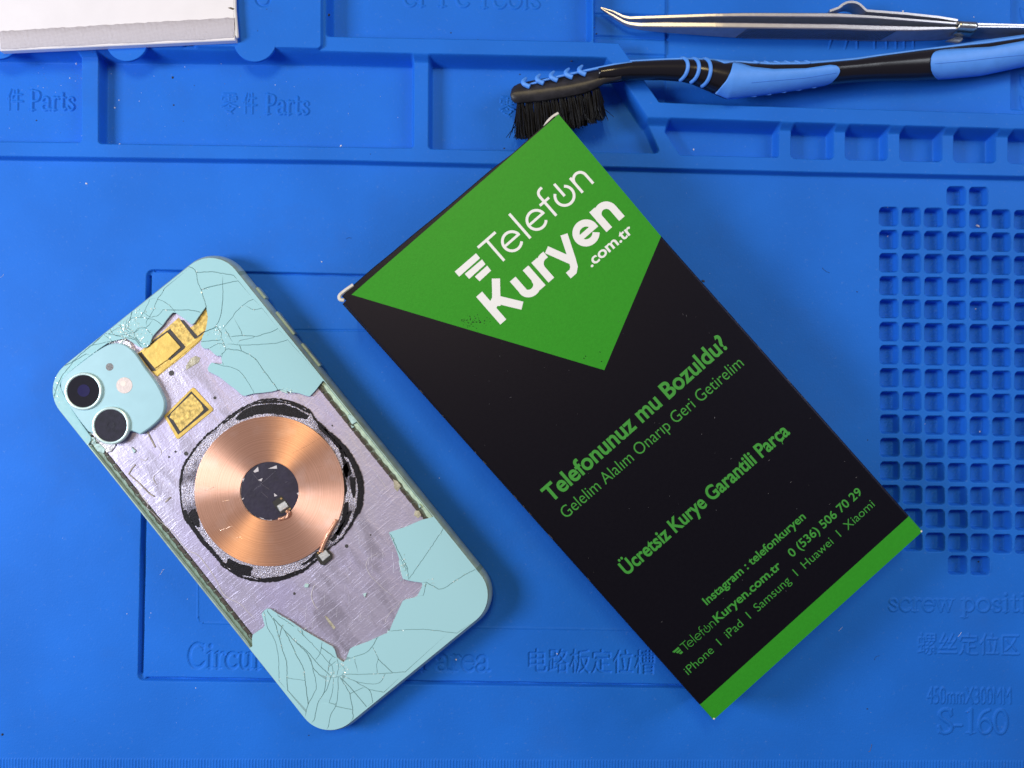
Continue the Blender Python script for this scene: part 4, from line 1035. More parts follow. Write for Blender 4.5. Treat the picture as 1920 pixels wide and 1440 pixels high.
# ---------------------------------------------------------------- the printed carton
BH = 21.0
tl, tr = W([(648, 562), (1047, 214)], BH + 4.6); br, bl = W([(1725, 998), (1331, 1359)], BH)
ex = (tr - tl) + (br - bl); ex /= np.linalg.norm(ex)
ey = (tl - bl) + (tr - br); ey -= ex * (ey @ ex); ey /= np.linalg.norm(ey)
ez = np.cross(ex, ey)
ctr = (tl + tr + br + bl) / 4
BW = 0.5 * (np.linalg.norm(tr - tl) + np.linalg.norm(br - bl)); BL = 0.5 * (np.linalg.norm(tl - bl) + np.linalg.norm(tr - br))
bx = Frame('carton', ctr - ez * BH, np.stack([ex, ey, ez], 1), 'closed black and green cardboard carton with white printed logo lying beside the phone', 'box')
def bp_(px, h=BH): return bx.loc(on_plane(px, bx.o + ez * h, ez))[:, :2]
black_m = mat('black_cardboard', (0.0042, 0.0038, 0.0048), 0.38, noise=0.10, nscale=900, bump=0.10, bscale=3000, spec=0.16)
bb_ = black_m.node_tree.nodes['Principled BSDF']; bb_.inputs['Specular IOR Level'].default_value = 0.26; bb_.inputs['Specular Tint'].default_value = (0.62, 0.60, 1.0, 1)  # violet sheen put into the specular colour of the card
green_m = mat('green_print', (0.033, 0.300, 0.020), 0.42, noise=0.05, nscale=1400, bump=0.15, bscale=2500, spec=0.16)
white_m = mat('white_print', (0.86, 0.86, 0.88), 0.5)
gtext_m = mat('green_lettering', (0.042, 0.300, 0.034), 0.5)
raw_m = mat('raw_board_edge', (0.72, 0.68, 0.62), 0.8, noise=0.1, nscale=900)
hx, hy, rr_ = BW / 2, BL / 2, 0.9
# body: long edges folded with a small radius, short ends cut square
sec = []
for cx_, cz_, a0 in ((hx - rr_, BH - rr_, 0), (-(hx - rr_), BH - rr_, 90), (-(hx - rr_), rr_, 180), (hx - rr_, rr_, 270)):
    for i in range(7):
        t = math.radians(a0 + 15 * i); sec.append((cx_ + rr_ * math.cos(t), cz_ + rr_ * math.sin(t)))
stripe = bp_([(1307, 1328), (1698, 972)]); ys_ = stripe[:, 1].mean()
V = []; F = []; n = len(sec)
ylist = [-hy, ys_, hy]
for y in ylist:
    for x, z in sec: V.append((x, y, z))
mi = []
for q in range(2):
    for i in range(n):
        j = (i + 1) % n; F.append([q * n + i, q * n + j, (q + 1) * n + j, (q + 1) * n + i][::-1]); mi.append(1 if q == 0 else 0)
F.append([i for i in range(n)]); mi.append(1); F.append([2 * n + i for i in range(n)][::-1]); mi.append(0)
body = mk('carton_body', V, F, None, bx, mats=[black_m, green_m], midx=mi)
# tuck flap bulging out of the far end, raw board showing at its corners
m = MB(); m.prism(bp_([(640.5, 555), (664, 532.5), (700, 501), (731, 476), (770, 443), (840, 386), (920, 318), (960, 288), (940, 318), (800, 440), (651, 566)], BH - 0.4), 1.0, BH - 0.35, bevel=0.3)
m.build('end_flap', black_m, bx)
m = MB()
q = np.array([(645, 563), (637, 561), (636.5, 554), (645, 546), (662, 534)]); P = bp_(q, BH - 0.2); P3 = np.c_[P, np.full(len(P), BH - 0.45)]
m.tube(curve(P3, 4), 0.55, k=6); m.build('raw_edge', raw_m, bx)
m = MB()
q = np.array([(1021, 238), (1027, 228), (1036, 219), (1047, 212)]); P = bp_(q, BH - 0.2); P3 = np.c_[P, np.full(len(P), BH - 0.45)]
m.tube(curve(P3, 4), 0.5, k=6); m.build('raw_edge', raw_m, bx)
for c_ in ((1331, 1359.5), (1724.5, 997)):
    P = bp_([c_], BH)[0]; m = MB(); m.prism(arc((hx - 0.5) * (1 if P[0] > 0 else -1), -hy + 0.25, 0.32, 0.26, 0, 360, 10)[:-1], BH - 1, BH + 0.03); m.build('worn_corner', raw_m, bx)
ZP = BH + 0.012
m = MB(); P = bp_([(659, 552.5), (1047.5, 214.5), (1239.5, 443), (1133, 694)])
m.prism(P, BH - 0.2, ZP); m.build('green_panel', green_m, bx)

# printed lettering
zk = [ZP + 0.012]
def zz(): zk[0] += 0.0012; return zk[0]
lt = [0]
def line(text, a, c_, cap, material, bold=0.0, name='printed_text', size_by='len'):
    A = bp_([a, c_]); u = A[1] - A[0]; Lm = np.linalg.norm(u); u /= Lm; v = np.array([-u[1], u[0]])
    V, F = glyphs(text, bold); V[:, 0] -= V[:, 0].min()
    V = V * (Lm / V[:, 0].max(), cap / 6.15 / 0.682)
    P = A[0] + V[:, :1] * u + V[:, 1:] * v
    z = zz()
    mk(name, [(x, y, z) for x, y in P], F, material, bx)
line('Telefonunuz mu Bozuldu?', (1033.5, 943), (1366.5, 650), 31.5, gtext_m, 0.024)
line('Gelelim Alalım Onarıp Geri Getirelim', (1062, 973), (1395.6, 684.5), 23, gtext_m, -0.006)
line('Ücretsiz Kurye Garantili Parça', (1175.5, 1079), (1482, 812), 26.5, gtext_m, 0.024)
line('Instagram : telefonkuryen', (1325.5, 1135), (1511.5, 971), 15.5, gtext_m, 0.018)
line('Kuryen.com.tr', (1345.5, 1168), (1466, 1063), 16, gtext_m, 0.020)
line('0 (536) 506 70 29', (1485.5, 1045.5), (1617.5, 925), 16, gtext_m, 0.014)
line('iPhone  I  iPad  I  Samsung  I  Huawei  I  Xiaomi', (1291, 1266), (1641, 948), 16, gtext_m, -0.006)
line('.com.tr', (1109, 501.5), (1188.5, 434), 20, white_m, 0.020)

D_ = np.array([0.754, -0.657]); U_ = np.array([-0.657, -0.754])      # along / up the print, in photograph pixels
def logo(strokes, o, k, material, name):
    """strokes: (points (u,v), width, closed)"""
    m = MB()
    for pts, w, cl in strokes:
        q = np.asarray(pts, float) * k; px = np.asarray(o) + q[:, :1] * D_ + q[:, 1:] * U_
        m.ribbon(bp_(px), w * k / 6.15, zz(), closed=cl)
    m.build(name, material, bx)
w = 5.2
def eL(cx, cy, r, w): return [(arc(cx, cy, r, r, 8, 318, 36), w, 0), (np.array([(cx - r + 1, cy + 1.5), (cx + r + w * 0.45, cy + 1.5)]), w * 0.92, 0)]
tele = [(np.array([(-21.4, 51), (22.7, 51)]), w, 0), (np.array([(0, 0), (0, 51)]), w, 0)] + eL(34.8, 18, 18, w) + [(np.array([(64.7, -0.5), (64.7, 60)]), w, 0)] + eL(95.8, 18, 18, w) + [
    (np.vstack([[(129, -0.5)], [(129, 46)], arc(139, 47, 10, 10, 175, 85, 10), [(143, 57.2)]]), w, 0), (np.array([(118, 34), (141, 34)]), w * 0.95, 0),
    (arc(165, 17.5, 18, 18, 128, 412, 44), w, 0), (np.array([(165, 17), (165, 47)]), w, 0),
    (np.array([(194.8, -0.5), (194.8, 36)]), w, 0), (np.vstack([[(194.8, 18)], arc(207.8, 21, 13, 13.5, 172, 0, 20), [(220.8, 21)], [(220.8, -0.5)]]), w, 0)]
logo(tele, (945.5, 488.8), 1.0, white_m, 'logo_print')
w = 15.0
kury = [(np.array([(0, 0), (0, 69)]), w, 0), (np.array([(5, 36), (20, 42), (39, 70)])[[0, 1]], 16, 0), (np.array([(10, 31), (43, 70.5)]), 15.5, 0), (np.array([(16, 43), (47, -0.5)]), 15.5, 0),
        (np.vstack([[(66, 49)], [(66, 20)], arc(81, 19, 15.5, 13.5, 180, 360, 16), [(97, 20)]]), w * 0.95, 0), (np.array([(98, 0), (98, 49)]), w * 0.95, 0),
        (np.array([(119.5, 0), (119.5, 49)]), w * 0.95, 0), (np.vstack([[(119.5, 26)], arc(137, 26, 17, 17.5, 170, 92, 10), [(143, 43.3)]]), w * 0.9, 0),
        (np.array([(150, 49), (172, 2)]), w * 0.95, 0), (np.vstack([[(193.5, 49)], [(174, 3)], [(168, -9)], [(161, -14.5)], [(149, -14.5)]]), w * 0.93, 0),
        (arc(226.5, 24, 19, 18.5, 10, 322, 36), w * 0.9, 0), (np.array([(212, 23.5), (252, 23.5)]), 10.5, 0),
        (np.array([(263.5, 0), (263.5, 49)]), w * 0.95, 0), (np.vstack([[(263.5, 24)], arc(279, 26, 16, 16.2, 175, 0, 18), [(295, 26)], [(295, 0)]]), w * 0.93, 0)]
logo(kury, (943.7, 603.7), 1.0, white_m, 'logo_print')
m = MB()
for q in ([(130, 917), (290, 780), (321, 816), (164, 955)], [(206, 935), (335, 826), (361, 862), (239, 972)], [(281, 955), (374, 872), (403, 910), (317, 990)]):
    P = bp_(zoomed(q, 820, 280, 4)); m.add([(x, y, zz()) for x, y in P], [[3, 2, 1, 0]])
m.build('logo_emblem', white_m, bx)
# the same mark again, small and green
k_ = 0.305
logo([(p, w_ * 0.8, c_) for p, w_, c_ in tele], (1290, 1217.5), 0.315, gtext_m, 'logo_print')
m = MB()
for a, c_ in (((-36, 32), (-6, 32)), ((-26, 20), (-6, 20)), ((-18, 8), (-6, 8))):
    q = np.array([(a[0], a[1] - 4.5), (c_[0], c_[1] - 4.5), (c_[0], c_[1] + 4.5), (a[0] - 5, a[1] + 4.5)]) * 0.42; px = np.array((1283.5, 1222.5)) + q[:, :1] * D_ + q[:, 1:] * U_
    P = bp_(px); m.add([(x, y, zz()) for x, y in P], [[0, 1, 2, 3]])
m.build('logo_emblem', gtext_m, bx)
# dust and scuffs on the print
m = MB()
for _ in range(60):
    x, y = rnd.uniform(-hx + 2, hx - 2), rnd.uniform(-hy + 10, hy - 30); r_ = rnd.uniform(0.05, 0.13); t = rnd.uniform(0, 3); l = rnd.choice([0.1, 0.1, 0.2, 0.5])
    m.tube([(x, y, BH + 0.05), (x + l * math.cos(t), y + l * math.sin(t), BH + 0.06)], r_ * 0.6, k=5)
m.build('lint', mat('lint', (0.14, 0.135, 0.15), 0.8), bx)['kind'] = 'stuff'
m = MB()
for _ in range(70):
    px = (rnd.gauss(885, 14), rnd.gauss(604, 6)); 
    if px[1] > 553 + (px[0] - 660) * 0.29: continue
    P = bp_([px])[0]; r_ = rnd.uniform(0.06, 0.2); m.add([(P[0] + r_ * math.cos(t) * rnd.uniform(.5, 1.3), P[1] + r_ * math.sin(t), ZP + 0.004) for t in (0, 1.2, 2.4, 3.6, 4.9)], [[0, 1, 2, 3, 4]])
for px in ((1125, 660), (1098, 668), (1095, 672), (1128, 678)):
    P = bp_([px])[0]; r_ = 0.15; m.add([(P[0] + r_ * math.cos(t), P[1] + r_ * math.sin(t) * 1.6, ZP + 0.004) for t in (0, 1.2, 2.4, 3.6, 4.9)], [[0, 1, 2, 3, 4]])
mw = MB()
for sx in (1, -1):
    for _ in range(12):
        y = rnd.uniform(-hy, hy); l = rnd.choice([.3, .4, .6, 1.4]); q = sx * (hx - 0.28)
        mw.tube([(q, y, BH - 0.26), (q + rnd.uniform(-.05, .05), y + l, BH - 0.26)], [0.05, rnd.uniform(.05, .12)], k=5)
mw.build('edge_wear', mat('worn_card_edge', (0.11, 0.105, 0.11), 0.8), bx)['kind'] = 'stuff'
m.build('print_scuff', black_m, bx)['kind'] = 'stuff'
# ---------------------------------------------------------------- brush
bz = W([(1165, 135)], 5)[0]
brf = Frame('cleaning_brush', (bz[0], bz[1], 5.2), None, 'black toothbrush style cleaning brush with blue rubber grips, lying across the trays', 'brush')
bblk = mat('black_plastic', (0.012, 0.011, 0.014), 0.22, spec=0.5, bump=0.05, bscale=800)
bhead = mat('black_plastic_worn', (0.022, 0.021, 0.026), 0.45, noise=0.4, nscale=400, bump=0.4, bscale=600)
brub = mat('blue_rubber', (0.095, 0.33, 0.97), 0.5, noise=0.05, nscale=400, bump=0.1)
prof_b = np.array([  # x, upper y, lower y, centre z, half height
    (1120, 130, 157, 9.5, 4.2), (1150, 122.5, 154, 10.2, 3.9), (1180, 117, 149.5, 10.5, 3.6), (1240, 113.5, 149, 10.4, 3.5), (1280, 112, 152, 10, 3.8), (1300, 113, 157, 9.8, 4.2), (1322, 114, 166, 9.5, 5.0), (1345, 116, 176, 9.2, 5.6), (1364, 117.5, 184.5, 9, 6.0),
    (1380, 118.5, 184, 8.8, 6.0), (1400, 119.5, 181, 8.6, 5.8), (1440, 120, 176, 8.2, 5.5), (1500, 119.5, 167, 7.6, 5.2), (1560, 116.5, 157, 7.0, 4.9), (1600, 112.5, 153.5, 6.5, 4.8), (1640, 106.5, 151.5, 6, 4.8), (1720, 96, 150, 5.2, 5.0), (1780, 88, 147, 4.6, 5.2), (1840, 78.5, 141, 4.2, 5.4), (1920, 68, 124, 4, 5.4), (2000, 55, 104, 4, 5.2), (2080, 40, 82, 4, 4.6), (2130, 36, 66, 4, 3.4), (2150, 42, 55, 4, 1.2)])
def hp(x):
    return [np.interp(x, prof_b[:, 0], prof_b[:, i]) for i in (1, 2, 3, 4)]
def hpoint(x, v, off=0.0):
    """point on the handle: x along (photograph columns), v in -1..1 across its upper side"""
    y0, y1, zc, hz = hp(x)
    P = W(np.stack([np.asarray(x, float), 0.5 * (y0 + y1) + 0 * np.asarray(v)], 1), zc)
    hw = 0.5 * (y1 - y0) / 5.75 + off
    ang = np.arcsin(np.clip(v, -1, 1))
    P[:, 1] -= hw * np.sin(ang); P[:, 2] = zc + (hz + off) * np.cos(ang)
    return P
xsb = np.r_[np.arange(1120, 2130, 6), 2130, 2140, 2147, 2150]
V = []; F = []; K = 24
for i in range(K):
    t = 2 * math.pi * i / K
    y0, y1, zc, hz = hp(xsb); P = W(np.stack([xsb, 0.5 * (y0 + y1)], 1), zc); hw = 0.5 * (y1 - y0) / 5.75
    P[:, 1] += hw * math.cos(t); P[:, 2] += hz * math.sin(t); V.append(P)
n = len(xsb); V = np.concatenate(V)
for i in range(K):
    j = (i + 1) % K
    for q in range(n - 1): F.append([i * n + q, i * n + q + 1, j * n + q + 1, j * n + q])
F.append([i * n for i in range(K)]); F.append([i * n + n - 1 for i in range(K)][::-1])
mk('handle', brf.loc(V), F, bblk, brf, True)
def patch(name, xs_, v0, v1, off, material, nv=10):
    """rubber overmould covering v0..v1 of the handle between the columns xs_"""
    xs_ = np.asarray(xs_, float); V = []; F = []; m_ = nv + 2
    for x, a, c_ in zip(xs_, v0, v1):
        vv = np.sin(np.linspace(np.arcsin(np.clip(a, -1, 1)), np.arcsin(np.clip(c_, -1, 1)), nv)); X = np.full(nv, x)
        V += [hpoint(X[:1], vv[:1], -0.3)[0]] + list(hpoint(X, vv, off)) + [hpoint(X[:1], vv[-1:], -0.3)[0]]
    for i in range(len(xs_) - 1):
        for j in range(m_ - 1): F.append([i * m_ + j, i * m_ + j + 1, (i + 1) * m_ + j + 1, (i + 1) * m_ + j])
    F.append([j for j in range(m_)][::-1]); F.append([(len(xs_) - 1) * m_ + j for j in range(m_)])
    return mk(name, brf.loc(np.array(V)), F, material, brf, True)
def vy(x, y):      # photograph row -> v
    y0, y1, _, _ = hp(x); return np.clip((y - 0.5 * (y0 + y1)) / (0.5 * (y1 - y0)), -1, 1)
# front grip below the black groove
X = np.r_[np.linspace(1336, 1366, 12), np.linspace(1370, 1545, 40), 1551, 1556, 1560, 1562.5, 1564]
top = np.interp(X, [1336, 1343, 1352, 1358, 1368, 1400, 1440, 1500, 1545, 1556, 1562, 1564], [178, 171, 164, 157, 126, 139, 143, 141, 134, 135, 139, 144])
top = np.where(X < 1360, np.interp(X, [1336, 1345, 1354, 1359, 1361], [179, 172.5, 163, 152, 130]), top)
bot = np.where(X > 1545, np.interp(X, [1545, 1556, 1562, 1564], [160, 157, 151, 146]), hp(X)[1])
patch('grip', X, vy(X, top), vy(X, bot), 0.38, brub)
# upper rubber band running along the back of the handle
X = np.r_[np.linspace(1180, 1330, 20), np.linspace(1336, 1370, 10), np.linspace(1376, 1960, 80)]
low = np.interp(X, [1180, 1250, 1330, 1340, 1352, 1366, 1380, 1400, 1440, 1500, 1560, 1600, 1640, 1720, 1780, 1840, 1920, 1960], [119.5, 116, 117, 121, 130, 126, 122, 126.5, 130.5, 130, 123, 119, 111.5, 99.5, 94, 90.5, 78, 72])
patch('rubber_stripe', X, vy(X, hp(X)[0] - 4), vy(X, low), 0.34, brub)
# rear grip
X = np.r_[1731, 1732, 1735, 1740, 1748, 1758, np.linspace(1770, 2100, 40)]
top = np.interp(X, [1731, 1733, 1737, 1745, 1756, 1780, 1840, 1920, 2000, 2100], [122, 115, 110, 106.5, 104.5, 103.5, 101.5, 87, 72, 52])
bot = np.where(X < 1770, np.interp(X, [1731, 1733, 1737, 1745, 1760], [130, 138, 143, 147, 148.5]), hp(X)[1] + 3)
patch('grip', X, vy(X, top), vy(X, bot), 0.38, brub)
m = MB()
X = np.linspace(1400, 1558, 30); m.tube(hpoint(X, vy(X, np.interp(X, [1400, 1500, 1558], [166, 156, 146.5])), 0.40), 0.07, k=5)
X = np.linspace(1738, 2050, 40); m.tube(hpoint(X, vy(X, np.interp(X, [1738, 1800, 1920, 2050], [131, 126, 112, 90])), 0.40), 0.07, k=5)
mk('mould_seam', brf.loc(m.V), m.F, mat('mould_seam_blue', (0.05, 0.20, 0.72), 0.6), brf, True)
# three rubber rings
for a in (1282, 1302, 1322.5):
    vv = np.linspace(-1.0, 1.0, 19); ang = vv * 1.45; v_ = np.sin(ang)
    xx = a - 1.5 + 8 * np.cos(ang * 1.05) - 3.5 + np.where(vv > 0, -3 * vv ** 2, -2 * vv ** 2)
    P = hpoint(xx, v_, 0.1); m = MB(); m.tube(P, 0.62, k=8); mk('rubber_ring', brf.loc(m.V), m.F, brub, brf, True)
# small ribs on the grip, top and bottom
m = MB()
for i in range(6):
    x = 1407 + 19 * i; y = hp(x)[0]
    m.tube(hpoint(np.array([x, x + 3, x + 9.0]), vy(np.array([x, x + 3, x + 9.0]), np.array([y - 0.5, y + 4, y + 9.5])), 0.35), [0.28, 0.36, 0.2], k=6)
for i in range(5):
    x = 1405 + 28 * i
    xx = np.array([x, x + 10, x + 22.0]); yy = hp(xx)[1] + np.array([0.3, 0.8, -2])
    P = W(np.stack([xx, yy], 1), hp(xx)[2]); m.tube(P, [0.15, 0.45, 0.25], k=6)
mk('grip_ribs', brf.loc(m.V), m.F, brub, brf, True)
# head: a flat bar lying on its side
hs = np.array([  # x, back edge y, ridge y, lower edge y
    (957, 176, 178, 180), (959, 167, 174, 188), (964, 161, 172.5, 193), (972, 157, 171, 194.5), (985, 153.5, 170, 193.5), (1010, 148.5, 167, 191), (1040, 143.5, 163, 187), (1070, 139, 158.5, 181.5), (1097, 135, 153, 175.5), (1115, 131.5, 149, 168), (1132, 128, 144, 158), (1147, 124.5, 140, 154), (1165, 120.5, 137, 151)])
V = []; F = []
for x, a, r_, c_ in hs:
    zt = np.interp(x, [957, 1165], [9.5, 13.0]); th = np.interp(x, [957, 972, 1120, 1165], [5, 9.5, 8.5, 6.5])
    pts = [(a, zt - 2.6), (a + 2, zt - 1.2), (r_ - 1, zt - 0.1), (r_ + 2, zt), (c_ - 3, zt - 0.5), (c_, zt - 1.8), (c_, zt - th), (r_, zt - th - 1), (a, zt - th + 1)]
    V += [W([(x, y)], z)[0] for y, z in pts]
k = 9
for i in range(len(hs) - 1):
    for j in range(k): q = (j + 1) % k; F.append([i * k + j, i * k + q, (i + 1) * k + q, (i + 1) * k + j])
F.append([j for j in range(k)][::-1]); F.append([(len(hs) - 1) * k + j for j in range(k)])
mk('brush_head', brf.loc(np.array(V)), F, bhead, brf, True)
# blue rubber fishbone on the back of the head
m = MB()
sp_ = [(992, 158.5), (1020, 150.5), (1050, 143), (1080, 136.5), (1110, 130), (1150, 122.5), (1185, 118)]
m.tube(W(sp_, [9.4, 10, 10.6, 11.2, 11.8, 12.6, 12.9]), [0.35, .4, .42, .42, .45, .6, .6], k=8)
for (x, y) in ((990, 157), (1016, 150.5), (1042, 145), (1070, 139.5), (1095, 134)):
    z = np.interp(x, [957, 1165], [9.5, 13.0])
    q = curve([(x - 3, y - 11), (x - 8.5, y - 5), (x - 8, y), (x - 1, y + 4), (x + 3.5, y + 5.5)], 4)
    m.tube(W(q, z + np.interp(np.arange(len(q)), [0, 8, len(q) - 1], [-1.6, 0.0, 0.15])), np.interp(np.arange(len(q)), [0, 4, len(q) - 1], [.4, .75, .8]), k=8)
mk('rubber_fishbone', brf.loc(m.V), m.F, brub, brf, True)
bris = mat('black_bristle', (0.006, 0.006, 0.008), 0.35, spec=0.4)
for i in range(10):
    f = i / 9; x = 976 + 141 * f; y = np.interp(x, hs[:, 0], hs[:, 3]) - 2
    tip_y = np.interp(f, [0, .25, .6, 1], [257, 262, 240, 222]); tip_x = x + np.interp(f, [0, .4, 1], [4, 9, 8])
    for r_ in range(3):
        z0 = np.interp(x, [957, 1165], [9.5, 13.0]) - 2.4 - 2.3 * r_
        m = MB()
        for _ in range(64):
            dx_, dz_ = rnd.uniform(-1, 1), rnd.uniform(-1, 1); sp = rnd.gauss(0, 1.0)
            xb = x + dx_ * 6.2; xt = tip_x + dx_ * 7.5 + sp * (4.5 if i == 0 else 2.0); yt = tip_y + rnd.uniform(-8, 5)
            zb = z0 + dz_ * 0.75; zt = max(zb - 0.8 + rnd.gauss(0, 0.8), -1.5)
            ym = 0.5 * (y + yt); xm = 0.5 * (xb + xt) + rnd.gauss(0, 0.8)
            P = np.vstack([W([(xb, y)], zb), W([(xm, ym)], 0.5 * (zb + zt) + 0.2), W([(xt, yt)], zt)])
            if rnd.random() < 0.06: P[2, 0] += rnd.gauss(0, 2.0); P[1, 0] += rnd.gauss(0, 0.5)
            m.tube(P, [0.2, 0.18, 0.09], k=4, caps=False)
        mk('bristle_tuft', brf.loc(m.V), m.F, bris, brf)

# ---------------------------------------------------------------- tweezers
tz = W([(1500, 45)], 0)[0]
twf = Frame('tweezers', (tz[0], tz[1], -2.0), None, 'bent tip steel tweezers with a sliding ring clip, lying on edge above the brush', 'tweezers')
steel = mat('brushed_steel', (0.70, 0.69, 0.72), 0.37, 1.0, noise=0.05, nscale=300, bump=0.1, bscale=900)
steel_d = mat('steel_painted_reflection', (0.32, 0.35, 0.43), 0.5, 0.5, noise=0.1, nscale=500)  # steel darkened and blued: the blue mat's reflection put into the colour
def arm(name, tops, bots, zt, hgt):
    """strip seen from its edge: upper and lower outline in photograph pixels at the edge height, hanging down by hgt"""
    X = np.r_[np.linspace(tops[0][0], 1240, 26), np.linspace(1250, 2160, 70)]
    a = np.interp(X, *np.array(tops).T); c_ = np.interp(X, *np.array(bots).T)
    z = np.interp(X, *np.array(zt).T); h = np.interp(X, *np.array(hgt).T)
    A = W(np.stack([X, a], 1), z); B = W(np.stack([X, c_], 1), z); n = len(X)
    e = 0.18
    dn = np.array([0, 0, 1.0])
    A1 = A - dn * e; B1 = B - dn * e; A0 = A + (B - A) * 0.18; B0 = B + (A - B) * 0.18
    A2 = A - dn * h[:, None]; B2 = B - dn * h[:, None]
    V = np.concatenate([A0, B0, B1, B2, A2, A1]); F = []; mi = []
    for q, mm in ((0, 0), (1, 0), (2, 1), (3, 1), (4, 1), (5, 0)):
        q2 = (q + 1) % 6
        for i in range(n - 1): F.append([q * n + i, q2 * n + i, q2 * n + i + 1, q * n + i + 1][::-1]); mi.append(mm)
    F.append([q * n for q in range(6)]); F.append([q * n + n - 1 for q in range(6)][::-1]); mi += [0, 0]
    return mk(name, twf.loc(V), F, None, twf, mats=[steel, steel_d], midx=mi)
zt = [(1127, 2.2), (1200, 4.5), (1350, 6.4), (2160, 6.6)]; hg = [(1127, 0.8), (1180, 1.6), (1225, 3.2), (1333, 6.2), (1420, 7.9), (2160, 8.3)]
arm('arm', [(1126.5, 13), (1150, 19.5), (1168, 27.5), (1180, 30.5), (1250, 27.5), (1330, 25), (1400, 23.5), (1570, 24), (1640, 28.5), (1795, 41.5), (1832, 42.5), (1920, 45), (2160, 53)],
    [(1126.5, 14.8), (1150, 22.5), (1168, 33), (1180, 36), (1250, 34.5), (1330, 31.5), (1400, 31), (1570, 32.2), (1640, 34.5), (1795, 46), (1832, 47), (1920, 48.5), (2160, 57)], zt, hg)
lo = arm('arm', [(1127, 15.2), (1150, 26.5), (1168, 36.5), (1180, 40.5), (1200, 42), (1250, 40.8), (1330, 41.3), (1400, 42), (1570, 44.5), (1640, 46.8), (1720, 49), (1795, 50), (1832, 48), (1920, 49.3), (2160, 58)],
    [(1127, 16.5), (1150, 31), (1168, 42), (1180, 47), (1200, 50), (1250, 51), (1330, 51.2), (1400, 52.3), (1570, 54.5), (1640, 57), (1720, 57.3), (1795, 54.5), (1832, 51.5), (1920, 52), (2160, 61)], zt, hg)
# diagonal serrations on the outer face of the near arm
m = MB()
for i in range(46):
    x = 1405 + i * 6.1; q = []
    yt = np.interp(x, [1400, 1570, 1640, 1720], [52.3, 54.5, 57, 57.3])
    P = W([(x, yt)], 6.5)[0]; P[2] = 6.3; P2 = P.copy(); P2[0] -= 2.4; P2[2] -= 7.0
    P[1] -= 0.03; P2[1] -= 0.03
    m.tube([P, P2], 0.13, k=5)
mk('serration', twf.loc(m.V), m.F, mat('serration_groove', (0.035, 0.04, 0.06), 0.5, 0.5), twf)
# sliding thumb spring behind the far arm
def strip(name, px, z, h, th, material):
    P = W(px, z); T = np.gradient(P[:, :2], axis=0); T /= np.linalg.norm(T, axis=1)[:, None]; N = np.stack([-T[:, 1], T[:, 0]], 1) * th / 2
    n = len(P); V = []
    for s_, zz_ in ((1, 0), (-1, 0), (-1, -h), (1, -h)):
        V += [(p[0] + s_ * nn[0], p[1] + s_ * nn[1], p[2] + zz_) for p, nn in zip(P, N)]
    F = []
    for q in range(4):
        q2 = (q + 1) % 4
        for i in range(n - 1): F.append([q * n + i, q2 * n + i, q2 * n + i + 1, q * n + i + 1])
    F.append([q * n for q in range(4)][::-1]); F.append([q * n + n - 1 for q in range(4)])
    return mk(name, twf.loc(np.array(V)), F, material, twf)
strip('thumb_spring', np.vstack([curve([(1556, 20.5), (1564, 17.5), (1573, 14), (1580, 8.5), (1589, 4.3), (1600, 3.6), (1610, 6.5), (1618, 13), (1625, 19.3), (1634, 20.5)], 5), [(1700, 25.5), (1760, 32), (1796, 38)]]), 6.2, 6.0, 0.75, steel)
# ring clip round both arms
clip_m = mat('ring_clip_steel', (0.60, 0.60, 0.55), 0.32, 1.0, bump=0.35, bscale=500, noise=0.15, nscale=300)
V = []; F = []; n2 = 0
xs_ = np.linspace(1796, 1831, 7)
loop = [(-1.0, -4.5), (-1.0, -1.5), (-0.75, -0.1), (-0.2, 0.75), (0.3, 0.85), (0.75, 0.1), (1.0, -1.5), (1.0, -4.8)]
for x in xs_:
    c0 = W([(x, np.interp(x, [1796, 1831], [46.5, 48.5]))], 6.6)[0]
    for y, z in loop: V.append((c0[0], c0[1] - y * 1.75, c0[2] + 0.2 + z * 0.9))
    for y, z in loop[::-1]: V.append((c0[0], c0[1] - y * 1.45, c0[2] - 0.1 + z * 0.9))
k = 16
for i in range(len(xs_) - 1):
    for j in range(k): q = (j + 1) % k; F.append([i * k + j, i * k + q, (i + 1) * k + q, (i + 1) * k + j])
F.append([j for j in range(k)][::-1]); F.append([(len(xs_) - 1) * k + j for j in range(k)])
mk('ring_clip', twf.loc(np.array(V)), F, clip_m, twf, True)
P = W(curve([(1775, 76), (1787, 71), (1797, 67.5), (1806, 69), (1806, 74), (1799, 79), (1788, 77.5)], 4), 1.5)
m = MB(); m.prism(P, 0.3, 1.5, bevel=0.3); mk('clip_tail', twf.loc(m.V), m.F, steel_d, twf)

# ---------------------------------------------------------------- white board with a cloth strip
zt_ = 9.0
cp = W([(1, 92.5), (438, 72.5), (432, -120), (-12, -100)], zt_)
pf = Frame('canvas_board', (cp[:, 0].mean(), cp[:, 1].mean(), 6.45), None, 'white board edged with a grey woven cloth strip, in the corner of the mat', 'board')
wh = mat('glossy_white_board', (0.82, 0.80, 0.86), 0.3, noise=0.02, nscale=150)
L_ = pf.loc(cp)
m = MB(); m.prism(inset(L_[::-1, :2], 0.4), 0.05, 2.35, bevel=0.25); m.build('board', wh, pf)
cl_m, nt, b = nodes('woven_cloth')
tc = nt.nodes.new('ShaderNodeTexCoord'); mp = nt.nodes.new('ShaderNodeMapping'); mp.inputs['Rotation'].default_value = (0, 0, 0.85)
nt.links.new(tc.outputs['Object'], mp.inputs['Vector'])
ck = nt.nodes.new('ShaderNodeTexChecker'); ck.inputs['Scale'].default_value = 3300; nt.links.new(mp.outputs[0], ck.inputs['Vector'])
nz = nt.nodes.new('ShaderNodeTexNoise'); nz.inputs['Scale'].default_value = 900; nt.links.new(tc.outputs['Object'], nz.inputs['Vector'])
